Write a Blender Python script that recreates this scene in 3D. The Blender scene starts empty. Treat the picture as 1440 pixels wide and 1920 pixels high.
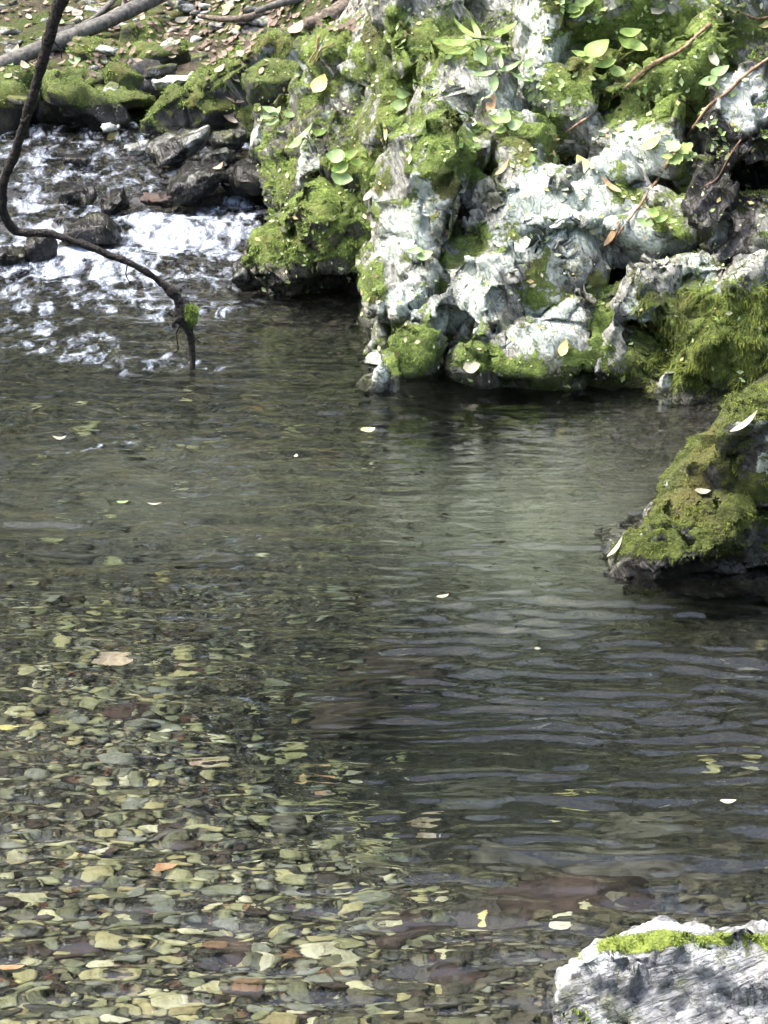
import bpy, math, random
import numpy as np
np.seterr(over='ignore')
from mathutils import Vector, Matrix, Euler
from mathutils.bvhtree import BVHTree

R = math.radians
sc = bpy.context.scene
COL = sc.collection

# ---------------------------------------------------------------- camera
CAM = np.array([0.0, 0.0, 3.0]); PITCH = R(18.0); VFOV = R(20.0)
cam_d = bpy.data.cameras.new('camera'); cam = bpy.data.objects.new('camera', cam_d); COL.objects.link(cam)
cam.location = CAM; cam.rotation_euler = (math.pi/2 - PITCH, 0, 0)
cam_d.sensor_fit = 'VERTICAL'; cam_d.angle = VFOV; cam_d.clip_start = 0.1; cam_d.clip_end = 600
sc.camera = cam
# ---------------------------------------------------------------- sky, sun, exposure
SUN_EL, SUN_AZ = R(64.0), R(-84.0)          # azimuth clockwise from +Y
wd = bpy.data.worlds.new('World'); sc.world = wd; wd.use_nodes = True
wn = wd.node_tree; wn.nodes.clear()
sky = wn.nodes.new('ShaderNodeTexSky'); sky.sky_type = 'NISHITA'; sky.sun_disc = False
sky.sun_elevation = SUN_EL; sky.sun_rotation = SUN_AZ; sky.air_density = 0.9; sky.dust_density = 6.0; sky.ozone_density = 0.5
bg = wn.nodes.new('ShaderNodeBackground'); bg.inputs['Strength'].default_value = 0.15
wo = wn.nodes.new('ShaderNodeOutputWorld')
wn.links.new(sky.outputs[0], bg.inputs[0]); wn.links.new(bg.outputs[0], wo.inputs[0])
sd = bpy.data.lights.new('sun', 'SUN'); sun = bpy.data.objects.new('sun', sd); COL.objects.link(sun)
sd.energy = 1.5; sd.angle = R(16); sd.color = (1.0, 0.99, 0.965)
to_sun = Vector((math.sin(SUN_AZ)*math.cos(SUN_EL), math.cos(SUN_AZ)*math.cos(SUN_EL), math.sin(SUN_EL)))
sun.rotation_euler = to_sun.to_track_quat('Z', 'Y').to_euler()
sc.view_settings.view_transform = 'Standard'; sc.view_settings.look = 'None'
sc.view_settings.exposure = 2.05; sc.view_settings.gamma = 1.0
cy = sc.cycles
cy.use_adaptive_sampling = True; cy.adaptive_threshold = 0.05; cy.adaptive_min_samples = 24
cy.max_bounces = 6; cy.diffuse_bounces = 2; cy.glossy_bounces = 3; cy.transmission_bounces = 4; cy.transparent_max_bounces = 8
cy.sample_clamp_indirect = 6.0; cy.use_denoising = True; cy.caustics_refractive = True; cy.caustics_reflective = False

# ---------------------------------------------------------------- helpers: pixels (photograph 1440x1920) to world
FPX = 960/math.tan(VFOV/2)
FW = np.array([0, math.cos(PITCH), -math.sin(PITCH)]); UP = np.array([0, math.sin(PITCH), math.cos(PITCH)]); RT = np.array([1.0, 0, 0])
def ray(px, py):
    d = FW + RT*(px-720)/FPX + UP*(960-py)/FPX
    return d/np.linalg.norm(d)
def W(px, py, Y):
    d = ray(px, py); return CAM + d*((Y-CAM[1])/d[1])
def WZ(px, py, z=0.0):
    d = ray(px, py); return CAM + d*((z-CAM[2])/d[2])
def proj(V):
    P = V - CAM; dz = P@FW
    return 720 + FPX*(P@RT)/dz, 960 - FPX*(P@UP)/dz
def pxm(Y): return Y/math.cos(R(14))/FPX       # metres per photo pixel at depth Y

# ---------------------------------------------------------------- helpers: noise
def _h(i, j, k, s):
    i = i.astype(np.uint32); j = j.astype(np.uint32); k = k.astype(np.uint32)
    h = i*np.uint32(374761393) + j*np.uint32(668265263) + k*np.uint32(2147483647) + np.uint32((s*974711+12345) & 0xffffffff)
    h ^= h >> np.uint32(13); h *= np.uint32(1274126177); h ^= h >> np.uint32(16); h *= np.uint32(2246822519); h ^= h >> np.uint32(13)
    return h
def noise(P, s=0):
    P = np.asarray(P, dtype=np.float32); I = np.floor(P); F = P - I; I = I.astype(np.int32)
    U = F*F*F*(F*(F*6-15)+10); out = 0; k = np.float32(1/511.5)
    A = [I[..., 0].astype(np.uint32)*np.uint32(374761393), I[..., 1].astype(np.uint32)*np.uint32(668265263), I[..., 2].astype(np.uint32)*np.uint32(2147483647)]
    cst = [np.array(v, dtype=np.uint32) for v in (374761393, 668265263, 2147483647)]; sd_ = np.array((s*974711+12345) & 0xffffffff, dtype=np.uint32); m10 = np.uint32(1023)
    for a in (0, 1):
        ha = A[0]+cst[0]*np.uint32(a)+sd_; wx = U[..., 0] if a else 1-U[..., 0]; fx = F[..., 0]-a
        for b in (0, 1):
            hb = ha+A[1]+cst[1]*np.uint32(b); wy = wx*(U[..., 1] if b else 1-U[..., 1]); fy = F[..., 1]-b
            for c in (0, 1):
                h = hb+A[2]+cst[2]*np.uint32(c); fz = F[..., 2]-c
                h = h ^ (h >> np.uint32(13)); h = h*np.uint32(1274126177); h ^= h >> np.uint32(16); h = h*np.uint32(2246822519); h ^= h >> np.uint32(13)
                g = ((h & m10)*k-1)*fx + (((h >> np.uint32(10)) & m10)*k-1)*fy + (((h >> np.uint32(20)) & m10)*k-1)*fz
                out = out + wy*(U[..., 2] if c else 1-U[..., 2])*g
    return out*1.1
def fbm(P, s=0, o=4, g=0.5, l=2.03):
    P = np.asarray(P, dtype=np.float32); r = 0; a = 1.0
    for i in range(o):
        r = r + a*noise(P, s+i*17); P = P*l; a *= g
    return r
def ridge(P, s=0, o=3):
    P = np.asarray(P, dtype=np.float32); r = 0; a = 1.0
    for i in range(o):
        r = r + a*(1-2.2*np.abs(noise(P, s+i*17))); P = P*2.03; a *= .5
    return r
def cells(P, s=0):
    """cellular noise: (F1, F2-F1, id in 0..1)"""
    P = np.asarray(P, dtype=np.float64); I = np.floor(P).astype(np.int64); f1 = np.full(len(P), 9.0); f2 = f1.copy(); idv = np.zeros(len(P))
    for a in (-1, 0, 1):
        for b in (-1, 0, 1):
            for c in (-1, 0, 1):
                J = I + (a, b, c); h = _h(J[:, 0], J[:, 1], J[:, 2], s)
                q = np.stack([(h & np.uint32(1023))/1023., ((h >> np.uint32(10)) & np.uint32(1023))/1023., ((h >> np.uint32(20)) & np.uint32(1023))/1023.], 1)
                d = np.linalg.norm(J + q - P, axis=1); m = d < f1
                f2 = np.where(m, f1, np.minimum(f2, d)); idv = np.where(m, h/4294967295., idv); f1 = np.where(m, d, f1)
    return f1, f2-f1, idv
def sstep(a, b, x):
    t = np.clip((x-a)/(b-a), 0, 1); return t*t*(3-2*t)

# ---------------------------------------------------------------- helpers: objects
def mesh(name, V, F, mat=None, attrs=None, smooth=True):
    me = bpy.data.meshes.new(name); V = np.asarray(V, dtype=np.float32)
    if isinstance(F, np.ndarray):
        n = F.shape[1]; me.vertices.add(len(V)); me.vertices.foreach_set('co', V.ravel())
        me.loops.add(F.size); me.loops.foreach_set('vertex_index', F.astype(np.int32).ravel())
        me.polygons.add(len(F)); me.polygons.foreach_set('loop_start', np.arange(0, F.size, n, dtype=np.int32))
        me.update(calc_edges=True)
    else:
        me.from_pydata([tuple(v) for v in V], [], F)
    me.polygons.foreach_set('use_smooth', np.full(len(me.polygons), smooth))
    for k, v in (attrs or {}).items():
        a = me.attributes.new(k, 'FLOAT', 'POINT'); a.data.foreach_set('value', np.asarray(v, dtype=np.float32))
    if mat: me.materials.append(mat)
    me.update(); return me
def obj(name, me, parent=None, loc=None):
    o = bpy.data.objects.new(name, me); COL.objects.link(o)
    if parent is not None: o.parent = parent
    if loc is not None: o.location = loc
    return o
def tag(o, label=None, cat=None, group=None, kind=None):
    for k, v in (('label', label), ('category', cat), ('group', group), ('kind', kind)):
        if v: o[k] = v
    return o
def thing_mesh(name, V, F, mat, label, cat, group=None, attrs=None, base=None, smooth=True):
    """one mesh thing with its origin at its base"""
    V = np.asarray(V, float)
    if base is None: base = np.array([V[:, 0].mean(), V[:, 1].mean(), V[:, 2].min()])
    o = obj(name, mesh(name, V-base, F, mat, attrs, smooth), None, base); tag(o, label, cat, group); return o
def child_mesh(name, V, F, mat, par, kind=None, attrs=None, smooth=True):
    o = obj(name, mesh(name, np.asarray(V, float)-np.array(par.location), F, mat, attrs, smooth), par)
    if kind: o['kind'] = kind
    return o

# ---------------------------------------------------------------- helpers: materials
def nt(name):
    m = bpy.data.materials.new(name); m.use_nodes = True; t = m.node_tree; t.nodes.clear(); return m, t
class NB:
    def __init__(s, t): s.t = t
    def n(s, ty, **kw):
        x = s.t.nodes.new(ty)
        for k, v in kw.items(): setattr(x, k, v)
        return x
    def link(s, a, b): s.t.links.new(a, b)
    def setin(s, node, key, v):
        if hasattr(v, 'is_linked'): s.link(v, node.inputs[key])
        else: node.inputs[key].default_value = v
    def noise(s, vec, scale, detail=6, rough=.6, dist=0.0):
        x = s.n('ShaderNodeTexNoise'); s.link(vec, x.inputs['Vector']); x.inputs['Scale'].default_value = scale
        x.inputs['Detail'].default_value = detail; x.inputs['Roughness'].default_value = rough; x.inputs['Distortion'].default_value = dist
        return x.outputs['Fac']
    def math(s, op, a, b=None, clamp=False):
        x = s.n('ShaderNodeMath', operation=op, use_clamp=clamp); s.setin(x, 0, a)
        if b is not None: s.setin(x, 1, b)
        return x.outputs[0]
    def mr(s, v, a, b, c=0.0, d=1.0, smooth=True):
        x = s.n('ShaderNodeMapRange', interpolation_type='SMOOTHSTEP' if smooth else 'LINEAR'); s.setin(x, 0, v)
        for i, q in enumerate((a, b, c, d)): s.setin(x, i+1, q)
        return x.outputs[0]
    def mix(s, f, a, b, mode='MIX'):
        x = s.n('ShaderNodeMix', data_type='RGBA', blend_type=mode); s.setin(x, 0, f); s.setin(x, 6, a); s.setin(x, 7, b); return x.outputs[2]
    def ramp(s, f, stops, const=False):
        x = s.n('ShaderNodeValToRGB'); s.link(f, x.inputs[0]); e = x.color_ramp.elements
        if const: x.color_ramp.interpolation = 'CONSTANT'
        while len(e) < len(stops): e.new(0.5)
        for q, (p, c) in zip(e, stops): q.position = p; q.color = c if len(c) == 4 else (*c, 1)
        return x.outputs[0]
    def attr(s, name): 
        x = s.n('ShaderNodeAttribute'); x.attribute_name = name; return x.outputs['Fac']
    def bump(s, h, dist, strength=1.0, normal=None):
        x = s.n('ShaderNodeBump'); s.link(h, x.inputs['Height']); x.inputs['Distance'].default_value = dist; x.inputs['Strength'].default_value = strength
        if normal is not None: s.link(normal, x.inputs['Normal'])
        return x.outputs[0]
    def pos(s): return s.n('ShaderNodeNewGeometry').outputs['Position']
    def out(s, sh, vol=None):
        o = s.n('ShaderNodeOutputMaterial'); s.link(sh, o.inputs[0])
        if vol: s.link(vol, o.inputs[1])
    def bsdf(s, col, rough, normal=None, spec=.5, **kw):
        p = s.n('ShaderNodeBsdfPrincipled'); s.setin(p, 'Base Color', col); s.setin(p, 'Roughness', rough); s.setin(p, 'Specular IOR Level', spec)
        if normal is not None: s.link(normal, p.inputs['Normal'])
        for k, v in kw.items(): s.setin(p, k, v)
        return p.outputs[0]

def rock_material(name, base_lo, base_hi, lich=(.62, .66, .60, 1), moss_lo=(.030, .048, .012, 1), moss_hi=(.27, .37, .08, 1), bump=.02, streak=1.0, rough=.8, size=1.0):
    """weathered stone: attributes moss, lichen and wet say where those really grow or run"""
    m, t = nt(name); b = NB(t); vs = b.n('ShaderNodeVectorMath', operation='SCALE'); b.link(b.pos(), vs.inputs[0]); vs.inputs['Scale'].default_value = size; p = vs.outputs[0]
    mp = b.n('ShaderNodeMapping'); b.link(p, mp.inputs[0]); mp.inputs['Scale'].default_value = (1, 1, 1)
    mp.inputs['Rotation'].default_value = (.5, .35, .2)
    ms = b.n('ShaderNodeMapping'); b.link(mp.outputs[0], ms.inputs[0]); ms.inputs['Scale'].default_value = (3.2, 1.2, .9) if streak >= 1 else (.8, 1.2, 3.4)
    n1 = b.noise(p, 9, 8, .65); n2 = b.noise(p, 45, 6, .7); n3 = b.noise(ms.outputs[0], 14, 7, .65, .6); n4 = b.noise(p, 3.3, 5, .6); n5 = b.noise(p, 120, 3, .6)
    rn = b.n('ShaderNodeTexNoise', noise_type='RIDGED_MULTIFRACTAL'); b.link(ms.outputs[0], rn.inputs['Vector'])
    for k_, v_ in (('Scale', 7.0), ('Detail', 6.0), ('Roughness', .55), ('Offset', .9), ('Gain', 2.0), ('Distortion', .5)): rn.inputs[k_].default_value = v_
    rgd = b.mr(rn.outputs[0], .0, 2.2, smooth=False)
    g = b.math('MULTIPLY', b.math('ADD', n1, n3), .5)
    col = b.mix(b.mr(g, .34, .64), base_lo, base_hi)
    # dark pits and thin fracture stains
    crk = b.n('ShaderNodeTexVoronoi', feature='DISTANCE_TO_EDGE'); nw = b.n('ShaderNodeTexNoise'); b.link(p, nw.inputs['Vector']); nw.inputs['Scale'].default_value = 7; nw.inputs['Detail'].default_value = 5; wv = b.mix(.22, p, nw.outputs[1])
    b.link(wv, crk.inputs['Vector']); crk.inputs['Scale'].default_value = 17
    edge = b.mr(crk.outputs[0], .0, .035)
    col = b.mix(b.math('MULTIPLY', b.math('SUBTRACT', 1.0, edge), b.mr(n4, .5, .62, 0, .7)), col, (.03, .03, .027, 1))
    col = b.mix(b.mr(rgd, .50, .85, 0, .75), col, (.06, .062, .045, 1))
    col = b.mix(b.mr(n2, .60, .74, 0, .8), col, (.05, .052, .042, 1))
    col = b.mix(b.mr(b.noise(p, 6, 6, .6), .50, .66, 0, .6), col, (.10, .115, .045, 1))
    # lichen crusts
    lf = b.math('ADD', b.attr('lichen'), b.math('MULTIPLY', b.math('SUBTRACT', b.math('ADD', b.math('MULTIPLY', n1, 1.4), b.math('MULTIPLY', n2, .6)), 1.0), 1.2))
    lmask = b.mr(lf, .34, .56)
    lcol = b.mix(b.mr(n3, .35, .7), lich, (lich[0]*.55, lich[1]*.6, lich[2]*.52, 1))
    lmask = b.math('MULTIPLY', lmask, b.mr(b.math('ADD', b.math('MULTIPLY', n3, .6), b.math('MULTIPLY', n2, .4)), .34, .50, .5, 1.0))
    col = b.mix(lmask, col, lcol)
    # moss
    mf = b.math('ADD', b.attr('moss'), b.math('MULTIPLY', b.math('SUBTRACT', b.math('ADD', b.math('MULTIPLY', n2, 1.6), n4), 1.3), 1.1))
    mmask = b.mr(mf, .36, .62)
    mn = b.math('ADD', b.math('MULTIPLY', n2, .6), b.math('MULTIPLY', n1, .4))
    mcol = b.ramp(mn, [(.32, moss_lo), (.52, tuple(.5*(x+y) for x, y in zip(moss_lo, moss_hi))), (.66, moss_hi)])
    mcol = b.mix(b.mr(n4, .50, .70, 0, .75), mcol, (.095, .08, .028, 1))
    col = b.mix(mmask, col, mcol)
    wet = b.mr(b.math('ADD', b.attr('wet'), b.math('MULTIPLY', b.math('SUBTRACT', n1, .5), .8)), .4, .6)
    col = b.mix(wet, col, b.mix(1.0, col, (.30, .29, .27, 1), 'MULTIPLY'))
    rg = b.mix(wet, b.mix(mmask, (rough,)*3+(1,), (.95,)*3+(1,)), (.28, .28, .28, 1))
    hgt = b.math('ADD', b.math('MULTIPLY', n1, .2), b.math('ADD', b.math('ADD', b.math('MULTIPLY', n3, .35), b.math('MULTIPLY', rgd, -.55)), b.math('ADD', b.math('MULTIPLY', n2, .22), b.math('MULTIPLY', edge, .25))))
    hm = b.math('ADD', b.math('MULTIPLY', n2, .8), b.math('MULTIPLY', n5, .5))
    h = b.n('ShaderNodeMix', data_type='FLOAT'); b.setin(h, 0, mmask); b.setin(h, 2, hgt); b.setin(h, 3, hm)
    nrm = b.bump(h.outputs[0], bump)
    b.out(b.bsdf(col, rg, nrm, .4)); return m

M = {}
M['limestone'] = rock_material('limestone', (.10, .105, .085, 1), (.42, .425, .38, 1), lich=(.55, .60, .54, 1), bump=.026)
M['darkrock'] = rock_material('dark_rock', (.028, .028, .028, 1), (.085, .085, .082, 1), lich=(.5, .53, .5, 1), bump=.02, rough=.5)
M['greyrock'] = rock_material('grey_rock', (.06, .062, .064, 1), (.34, .35, .355, 1), lich=(.50, .52, .52, 1), moss_lo=(.07, .10, .015, 1), moss_hi=(.30, .38, .07, 1), bump=.014, size=1.9, streak=0)
M['mossrock'] = rock_material('moss_rock', (.05, .048, .038, 1), (.20, .19, .16, 1), bump=.03)
M['wedgerock'] = rock_material('wedge_rock', (.03, .03, .025, 1), (.11, .105, .09, 1), moss_lo=(.014, .022, .005, 1), moss_hi=(.11, .14, .022, 1), lich=(.6, .63, .55, 1), bump=.02)  # moss darkened, tree shade put into its colour
M['wetrock'] = rock_material('wet_rock', (.012, .012, .012, 1), (.045, .045, .044, 1), lich=(.5, .53, .52, 1), bump=.02, rough=.4)
M['farrock'] = rock_material('far_rock', (.03, .03, .03, 1), (.07, .07, .068, 1), moss_lo=(.022, .032, .009, 1), moss_hi=(.14, .18, .045, 1), lich=(.45, .46, .44, 1), bump=.012)

def simple(name, c1, c2, scale=20, rough=.8, bump=.004, trans=0.0, attr=None):
    m, t = nt(name); b = NB(t); p = b.pos(); n = b.noise(p, scale, 5, .6); f = b.mr(n, .3, .7)
    if attr: f = b.math('ADD', b.math('MULTIPLY', b.attr(attr), .75), b.math('MULTIPLY', f, .25))
    col = b.mix(f, c1, c2); nrm = b.bump(n, bump)
    s = b.bsdf(col, rough, nrm, .35)
    if trans:
        tr = b.n('ShaderNodeBsdfTranslucent'); b.link(col, tr.inputs[0]); mx = b.n('ShaderNodeMixShader'); mx.inputs[0].default_value = trans
        b.link(s, mx.inputs[1]); b.link(tr.outputs[0], mx.inputs[2]); s = mx.outputs[0]
    b.out(s); return m
M['mossblade'] = simple('moss_blade', (.030, .048, .012, 1), (.29, .41, .09, 1), 6, .9, .001, .25, 'tint')
M['mossfg'] = simple('moss_blade_bright', (.07, .10, .015, 1), (.33, .42, .08, 1), 6, .9, .001, .25, 'tint')
M['mossdark'] = simple('moss_blade_dark', (.020, .028, .006, 1), (.18, .22, .035, 1), 6, .9, .001, .2, 'tint')  # darker shoots, carry the wedge rock's tree shade in their colour
M['bark'] = simple('dark_bark', (.005, .0045, .004, 1), (.05, .043, .036, 1), 70, .8, .02)
M['greybark'] = simple('grey_bark', (.06, .057, .05, 1), (.17, .165, .15, 1), 40, .85, .006)
M['rootbark'] = simple('root_bark', (.05, .04, .03, 1), (.20, .165, .13, 1), 40, .85, .008)
M['twig'] = simple('twig_wood', (.12, .07, .045, 1), (.40, .27, .17, 1), 50, .8, .003)
M['leafgreen'] = simple('green_leaf', (.16, .26, .06, 1), (.34, .46, .13, 1), 30, .5, .001, .3)
M['leafpale'] = simple('pale_green_leaf', (.19, .30, .11, 1), (.35, .47, .23, 1), 30, .5, .001, .3)
M['stem'] = simple('green_stem', (.12, .14, .04, 1), (.22, .25, .08, 1), 30, .6, .001)
M['leafyellow'] = simple('yellow_leaf', (.46, .41, .14, 1), (.64, .60, .27, 1), 40, .6, .002, .2)
M['leaforange'] = simple('orange_leaf', (.34, .19, .09, 1), (.54, .36, .20, 1), 40, .7, .002, .1)
M['leaftan'] = simple('tan_leaf', (.26, .20, .14, 1), (.50, .42, .32, 1), 40, .8, .002, .1)
M['leafcream'] = simple('cream_leaf', (.28, .26, .18, 1), (.44, .42, .32, 1), 40, .7, .002, .1)
M['leafpink'] = simple('pinkish_brown_leaf', (.08, .055, .04, 1), (.32, .25, .20, 1), 25, .8, .002, .1, 'tint')
M['root'] = simple('fine_root', (.14, .075, .05, 1), (.30, .19, .13, 1), 50, .8, .003)

def pebble_material(name, rnd, coat=None):
    m, t = nt(name); b = NB(t); p = b.pos()
    f = b.n('ShaderNodeObjectInfo').outputs['Random'] if rnd else b.attr('rnd')
    c = b.ramp(f, [(0, (.11, .112, .07)), (.14, (.25, .255, .155)), (.30, (.045, .045, .035)), (.42, (.33, .31, .18)), (.54, (.16, .17, .12)), (.64, (.40, .39, .27)), (.70, (.04, .028, .022)),
                   (.80, (.27, .235, .13)), (.83, (.18, .19, .17)), (.945, (.46, .45, .35)), (.97, (.17, .10, .06)), (.99, (.55, .54, .46))], True)
    c = b.mix(1.0, c, (.96, .98, .88, 1), 'MULTIPLY')
    if coat: c = b.mix(.8, c, coat)
    n = b.noise(p, 30, 6, .65); n2 = b.noise(p, 110, 4, .6)
    c = b.mix(b.mr(n, .35, .7, .0, .75), c, b.mix(1.0, c, (.42, .43, .33, 1), 'MULTIPLY'))
    b.out(b.bsdf(c, .6, b.bump(b.math('ADD', n, b.math('MULTIPLY', n2, .4)), .008), .3)); return m
M['pebble'] = pebble_material('pebble_stone', True); M['pebblestuff'] = pebble_material('gravel_stone', False)
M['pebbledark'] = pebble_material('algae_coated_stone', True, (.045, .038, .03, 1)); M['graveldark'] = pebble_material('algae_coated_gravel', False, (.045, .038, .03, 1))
M['redstone'] = simple('rust_brown_stone', (.016, .011, .009, 1), (.055, .036, .028, 1), 14, .7, .01)
M['darkstone'] = simple('dark_bed_stone', (.028, .025, .021, 1), (.10, .095, .08, 1), 14, .7, .012)

# ---------------------------------------------------------------- terrain
def water_level(x, y):
    lv = .30*sstep(12.4, 15.2, y + .25*np.maximum(0, -x-.4))
    return lv
def depth_at(x, y):
    d = .13 + .30*sstep(6.2, 8.2, y)                                   # shallow gravel in front
    d = d + .34*np.exp(-(((x-.05)/.42)**2 + ((y-7.75)/.95)**2))         # dark hole in the middle
    d = d + .25*sstep(-.25, .5, x)*sstep(6.0, 7.4, y)
    d = d - .16*sstep(-.1, -.7, x)*sstep(9.2, 7.6, y)
    d = np.maximum(d, .10 + .03*sstep(5.5, 6.5, y))
    d = d*(1-.80*sstep(11.4, 12.8, y)) + .02
    return d
def G(x, y):
    x = np.asarray(x, float); y = np.asarray(y, float); P = np.stack([x, y, 0*x], -1)
    bed = water_level(x, y) - depth_at(x, y) + .03*fbm(P*1.7, 5, 4)
    lf = -2.6 - .15*(y-8) - 3.5*sstep(12.5, 15, y)                      # left shore
    left = (lf-x)*.5
    far = .30 + .30*(y-14.95)
    far = np.where(far > .36, .36 + (far-.36)*.55, far)
    far = np.where(y > 21, far + .62*(y-21), far)
    rs = (x - 1.55 + .35*sstep(9, 11, y))*.75                           # right shore
    hill = .9*((x-.35)*.8 + (y-13.4)*.6)
    b = np.maximum.reduce([left, far - .0*x, rs, hill])
    b = np.minimum(b, 6 + .35*np.maximum(b-6, 0))
    b = b + (.05*fbm(P*1.3, 9, 5) + .5*sstep(1.5, 8, b)*fbm(P*.15, 3, 3))
    k = .08; h = np.clip(.5+.5*(b-bed)/k, 0, 1)
    return bed*(1-h) + b*h + k*h*(1-h)
def axis(parts):
    a = []
    for s, e, n in parts: a += list(np.linspace(s, e, n, endpoint=False))
    return np.array(a + [parts[-1][1]])
def grid(ax, ay):
    X, Y = np.meshgrid(ax, ay); n = len(ax); i = np.arange(len(ay)-1)[:, None]*n + np.arange(n-1)[None, :]; i = i.ravel()
    return X.ravel(), Y.ravel(), np.stack([i, i+1, i+n+1, i+n], 1)
gx = axis([(-200, -20, 24), (-20, -3, 34), (-3, 3, 170), (3, 20, 34), (20, 200, 24)])
gy = axis([(-120, -8, 16), (-8, 4.8, 26), (4.8, 20, 420), (20, 40, 30), (40, 250, 24)])
X, Y, F = grid(gx, gy); Z = G(X, Y)
gm, t = nt('ground_soil'); b = NB(t); p = b.pos(); n1 = b.noise(p, 6, 7, .65); n2 = b.noise(p, 40, 6, .7)
c = b.ramp(b.math('ADD', b.math('MULTIPLY', n1, .55), b.math('MULTIPLY', n2, .45)), [(.3, (.018, .014, .011)), (.48, (.05, .042, .032)), (.62, (.11, .085, .06)), (.75, (.17, .14, .10))])
mpg = b.n('ShaderNodeMapping'); b.link(p, mpg.inputs[0]); mpg.inputs['Scale'].default_value = (1, 1.3, 1)
vo = b.n('ShaderNodeTexVoronoi'); b.link(mpg.outputs[0], vo.inputs['Vector']); vo.inputs['Scale'].default_value = 34; sp = b.n('ShaderNodeSeparateColor'); b.link(vo.outputs['Color'], sp.inputs[0])
gc = b.ramp(sp.outputs[0], [(0, (.07, .072, .055)), (.2, (.15, .155, .11)), (.4, (.055, .05, .042)), (.55, (.19, .18, .12)), (.7, (.10, .105, .085)), (.82, (.26, .23, .15)), (.92, (.10, .06, .04))], True)
gc = b.mix(b.mr(vo.outputs['Distance'], .35, .75), gc, (.03, .028, .022, 1))
c = b.mix(b.mr(b.noise(p, 3.5, 6, .65), .42, .56), c, b.mix(n2, (.015, .022, .007, 1), (.09, .12, .03, 1)))
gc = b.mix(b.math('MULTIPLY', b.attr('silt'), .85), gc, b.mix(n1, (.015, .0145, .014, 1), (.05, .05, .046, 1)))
gc = b.mix(b.math('MULTIPLY', b.attr('reflection_tint'), b.mr(n1, .3, .6, .4, 1.0)), gc, (.30, .295, .235, 1))  # outcrop's pale reflection in the pool painted into the bed colour
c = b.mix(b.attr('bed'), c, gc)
b.out(b.bsdf(c, .9, b.bump(b.math('ADD', b.math('ADD', n1, n2), b.math('MULTIPLY', vo.outputs['Distance'], -.5)), .02), .2))
ground = obj('ground', mesh('ground', np.stack([X, Y, Z], 1), F, gm, {'bed': sstep(.0, .03, water_level(X, Y)-Z), 'reflection_tint': np.clip(np.exp(-(((X-.45)/.42)**2+((Y-9.75)/.75)**2)) + .4*np.exp(-(((X+.85)/.6)**2+((Y-9.9)/.7)**2)), 0, 1), 'silt': np.clip(np.exp(-(((X-.1)/.45)**2+((Y-7.75)/.85)**2)) + 1.0*sstep(-.1, .4, X)*sstep(5.9, 6.8, Y) + .8*sstep(7.8, 9.6, Y), 0, 1)})); ground['kind'] = 'structure'
ground['label'] = 'brown stream bed and leaf strewn forest floor'

# ---------------------------------------------------------------- water
FOAM_GLINTS = [(330, 435, 190, 48, .92), (120, 480, 160, 44, 1.1), (60, 440, 60, 26, .8), (430, 370, 70, 22, .8), (300, 385, 90, 14, .55), (60, 300, 60, 12, .7), (110, 345, 60, 14, .6), (220, 520, 150, 20, .8),
        (410, 510, 80, 30, .5), (60, 375, 60, 14, .5), (180, 280, 40, 8, .5), (390, 460, 60, 40, .55), (340, 585, 130, 22, .6), (120, 655, 120, 26, .5), (230, 560, 140, 22, .6), (40, 560, 80, 20, .6), (330, 690, 120, 14, .55), (200, 830, 150, 10, .5), (60, 610, 70, 14, .6),  # spots below the rapid are painted sky glints
        (20, 255, 40, 8, .5), (270, 330, 60, 12, .45), (15, 520, 40, 12, .5)]
wx = axis([(-30, -6, 12), (-6, -1.9, 60), (-1.9, 1.9, 250), (1.9, 6, 40)])
wy = axis([(-30, 0, 14), (0, 5.2, 40), (5.2, 15.6, 820), (15.6, 18, 40)])
X, Y, F = grid(wx, wy); P = np.stack([X, Y, 0*X], 1)
lv = water_level(X, Y); qx, qy = proj(np.stack([X, Y, lv], 1))
P2 = P + .12*np.stack([fbm(P*1.1, 21, 2), fbm(P*1.1, 22, 2), 0*X], 1)
def an(sx, sy, s, o=1): return fbm(P2*np.array([sx, sy, 1.0]), s, o) if o > 1 else noise(P2*np.array([sx, sy, 1.0]), s)
calm = .6 + .7*sstep(-.25, .25, noise(P*.9, 31))
far_ = sstep(6.0, 10.0, Y)
mir = np.exp(-(((qx-960)/240)**2 + ((qy-890)/110)**2)); calm = calm*(1-.45*mir)*(1-.12*far_)
P3 = P2@np.array([[math.cos(.28), math.sin(.28), 0], [-math.sin(.28), math.cos(.28), 0], [0, 0, 1.0]])
z = calm*(.0046*far_*an(8, 17, 59) + .0120*an(2.2, 6, 41) + .0070*an(5, 13, 42) + (1-.6*far_)*.0040*an(12, 26, 43)) + .0050*calm*(1-2.4*np.abs(an(2.2, 8, 56)))
rr = np.exp(-(((qx-1060)/420)**2 + ((qy-1240)/330)**2)); z += rr*(1-.6*mir)*(.0030*(1-2.4*np.abs(an(1.5, 8, 44))) + .0040*(1-2.4*np.abs(an(2.0, 16, 57))) + .0040*(1-2.4*np.abs(noise(P3*np.array([1.6, 13, 1]), 58))))
for fy, fx, wv, sd_, am in ((9.5, 1.4, 1.3, 64, .0062), (13.5, -1.0, 1.6, 65, .0040), (7.0, .4, 1.2, 66, .0058)):        # drawn out wavelets
    ph = 2*math.pi*(fy*Y + fx*X + wv*fbm(P*np.array([1.1, 1.6, 1]), sd_, 3)); z += rr*(1-.5*mir)*1.75*am*(.5+.5*np.cos(ph))**4*np.clip(.5+2.6*noise(P*np.array([1.6, 3.2, 1]), sd_+5), 0, 1.3)
rl = np.exp(-(((qx-150)/330)**2 + ((qy-690)/150)**2)); z += rl*(.0100*an(6, 11, 46) + .0055*an(13, 20, 47))
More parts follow.
